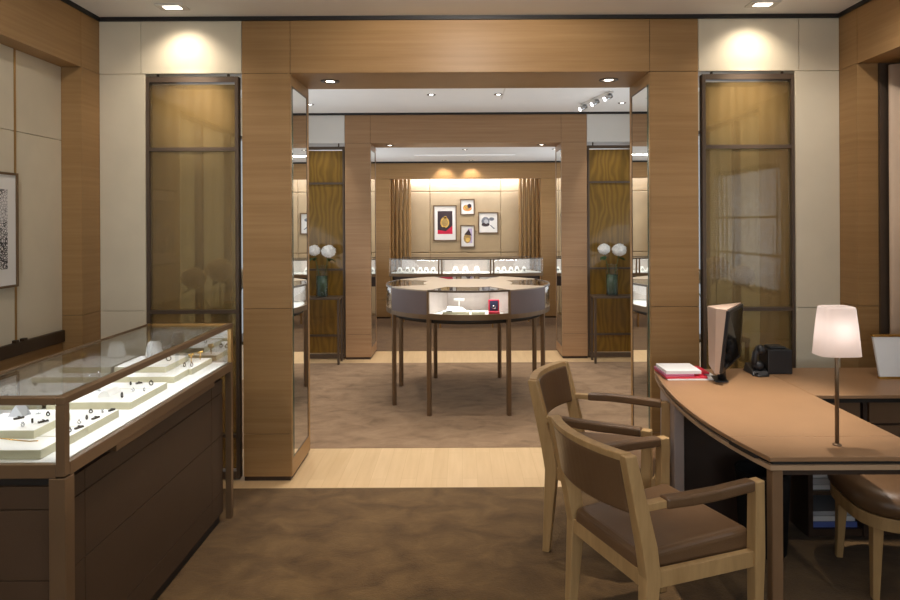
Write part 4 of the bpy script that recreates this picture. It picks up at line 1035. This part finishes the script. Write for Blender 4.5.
# ------------------------------------------------------------------ armchairs (local +x is forward)
def rect(w, d): return [(-w/2, -d/2), (w/2, -d/2), (w/2, d/2), (-w/2, d/2)]
def make_armchair(label, loc, rz):
    t = thing('armchair', label, 'armchair', loc, rz, None)
    hr, hf = .228, .252
    W = M['chair_wood']
    for s in (-1, 1):
        # rear post and leg, one bent piece
        pts = [(-.212, s*hr, 0), (-.182, s*hr, .40), (-.197, s*(hr+.002), .50), (-.275, s*(hr+.006), .822)]
        wd = [(.034, .034), (.060, .046), (.062, .046), (.046, .040)]
        MB().sweep(pts, [[(x, y, 0) for x, y in rect(a, b)] for a, b in wd]).build('leg', W, t, bevel=.004)
        pts = [(.262, s*hf, 0), (.27, s*hf, .40), (.272, s*hf, .662)]
        wd = [(.032, .032), (.048, .044), (.042, .042)]
        MB().sweep(pts, [[(x, y, 0) for x, y in rect(a, b)] for a, b in wd]).build('leg', W, t, bevel=.004)
        # arm
        arm = MB().sweep([(-.235, s*(hr+.005), .64), (-.135, s*(hr+.012), .643), (-.04, s*(hf+.006), .645), (.08, s*(hf+.010), .645), (.255, s*hf, .645)], [[(0, y, z) for y, z in rect(.034, .026)]]*5).build('arm', W, t, bevel=.003)
        MB().sweep([(-.135, s*(hr+.012), .645), (-.04, s*(hf+.006), .648), (.08, s*(hf+.010), .648), (.250, s*hf, .648)], [[(0, y, z) for y, z in rect(.046, .040)]]*4).build('arm_pad', M['leather'], arm, bevel=.010, seg=3)
        MB().sweep([(-.19, s*hr, .385), (.262, s*hf, .385)], [[(0, y, z) for y, z in rect(.024, .058)]]*2).build('seat_rail', W, t, bevel=.002, seg=1)
    MB().sweep([(.27, -hf, .385), (.27, hf, .385)], [[(x, 0, z) for x, z in rect(.024, .058)]]*2).build('seat_rail', W, t, bevel=.002, seg=1)
    MB().sweep([(-.195, -hr, .385), (-.195, hr, .385)], [[(x, 0, z) for x, z in rect(.024, .058)]]*2).build('seat_rail', W, t, bevel=.002, seg=1)
    # seat
    lo = [(-.21, -hr+.022, .395), (.285, -hf+.018, .395), (.285, hf-.018, .395), (-.21, hr-.022, .395)]
    hi = [(-.20, -hr+.024, .462), (.265, -hf+.024, .482), (.265, hf-.024, .482), (-.20, hr-.024, .462)]
    mb = MB(); mb.hexa(lo, hi); mb.build('seat', M['leather'], t, bevel=.022, seg=4)
    # curved back: leather pad and wood cap following a shallow arc
    n = 14
    def arcp(z, dx=0):
        lean_ = -.212-.063*(z-.50)/.322
        return [(lean_+dx-.045*(1-(2*i/n-1)**2), (-1+2*i/n)*(hr+.004), z) for i in range(n+1)]
    a = arcp(.715)
    # pad section runs in local x (thickness) and z (height, leaning)
    def sec(th, z0, z1, zc):
        k = -.063/.322
        return [(-th/2+k*(z0-zc), 0, z0-zc), (th/2+k*(z0-zc), 0, z0-zc), (th/2+k*(z1-zc), 0, z1-zc), (-th/2+k*(z1-zc), 0, z1-zc)]
    pad = [(p[0], p[1]*.93, p[2]) for p in a]
    MB().sweep(pad, [sec(.046, .615, .806, .715)]*(n+1)).build('backrest', M['leather'], t, bevel=.010, seg=3)
    MB().sweep([(p[0], p[1]*.99, p[2]) for p in a], [sec(.040, .800, .826, .715)]*(n+1)).build('top_rail', W, t, bevel=.003)
    return t
ch = make_armchair('pale wood armchair in the foreground with brown leather, back to camera', (.712, 2.474, .004), math.radians(22.5))
dup(ch, 'pale wood armchair with brown leather standing behind the nearest one', (.70, 3.26, .004), math.radians(-27))

# side chair on the staff side of the desk
def make_side_chair(label, loc, rz):
    t = thing('side_chair', label, 'chair', loc, rz); W = M['chair_wood']; h = .262
    def ring(w, z, e=.62): return [(x, y, z) for x, y, z in sq(w, w, z, 48, e)]
    mb = MB(); mb.hexa(ring(h-.004, .31), ring(h-.004, .365)); mb.build('seat_rail', W, t, bevel=.003)
    mb = MB(); prof = [(h-.01, .365), (h+.006, .385), (h+.008, .42), (h-.01, .452), (h-.06, .468), (h-.16, .474)]
    rg = [[mb.bm.verts.new(p) for p in ring(w, z)] for w, z in prof]
    for a, b in zip(rg, rg[1:]):
        for i in range(48):
            f = mb.bm.faces.new((a[i], a[(i+1) % 48], b[(i+1) % 48], b[i])); f.smooth = True
    mb.bm.faces.new(rg[-1]); mb.bm.faces.new(rg[0][::-1]); mb.build('seat', M['leather'], t)
    for sx in (-1, 1):
        for sy in (-1, 1):
            x, y = sx*.185, sy*.165
            MB().sweep([(x*1.06, y*1.06, 0), (x, y, .31 if sx > 0 else .345)], [[(a, b, 0) for a, b in rect(.028, .028)], [(a, b, 0) for a, b in rect(.044, .044)]]).build('leg', W, t, bevel=.004)
    for sy in (-1, 1):
        MB().sweep([(-.20, sy*.18, .34), (-.27, sy*.19, .82)], [[(a, b, 0) for a, b in rect(.04, .034)]]*2).build('back_post', W, t, bevel=.003)
    MB().sweep([(-.262, -.18, .70), (-.295, 0, .70), (-.262, .18, .70)], [[(a, 0, c) for a, c in rect(.045, .2)]]*3).build('backrest', M['leather'], t, bevel=.012, seg=3)
    return t
make_side_chair('leather-cushioned side chair at the right edge, tucked under the desk', (1.955, 2.885, .004), math.radians(172))

# ------------------------------------------------------------------ camera, world, colour
cam = bpy.data.cameras.new('camera'); co = bpy.data.objects.new('camera', cam); COL.objects.link(co)
cam.sensor_width = 36; cam.lens = 26.0; cam.shift_x = -11/900; cam.shift_y = -78/900; cam.clip_start = .05
co.location = (0, 0, 1.6)
co.rotation_euler = (Matrix.Rotation(PI/2, 3, 'X') @ Matrix.Rotation(-.005, 3, 'Z')).to_euler()
SC.camera = co
w = bpy.data.worlds.new('world'); SC.world = w; w.use_nodes = True
bg = w.node_tree.nodes['Background']; bg.inputs['Color'].default_value = (.86, .93, 1, 1); bg.inputs['Strength'].default_value = .6
SC.view_settings.view_transform = 'Standard'; SC.view_settings.look = 'None'; SC.view_settings.gamma = 1; SC.view_settings.use_curve_mapping = False
SC.view_settings.exposure = 0.0
SC.cycles.use_denoising = True
SC.cycles.max_bounces = 10; SC.cycles.transparent_max_bounces = 24; SC.cycles.diffuse_bounces = 5
SC.cycles.caustics_reflective = False; SC.cycles.sample_clamp_indirect = 4
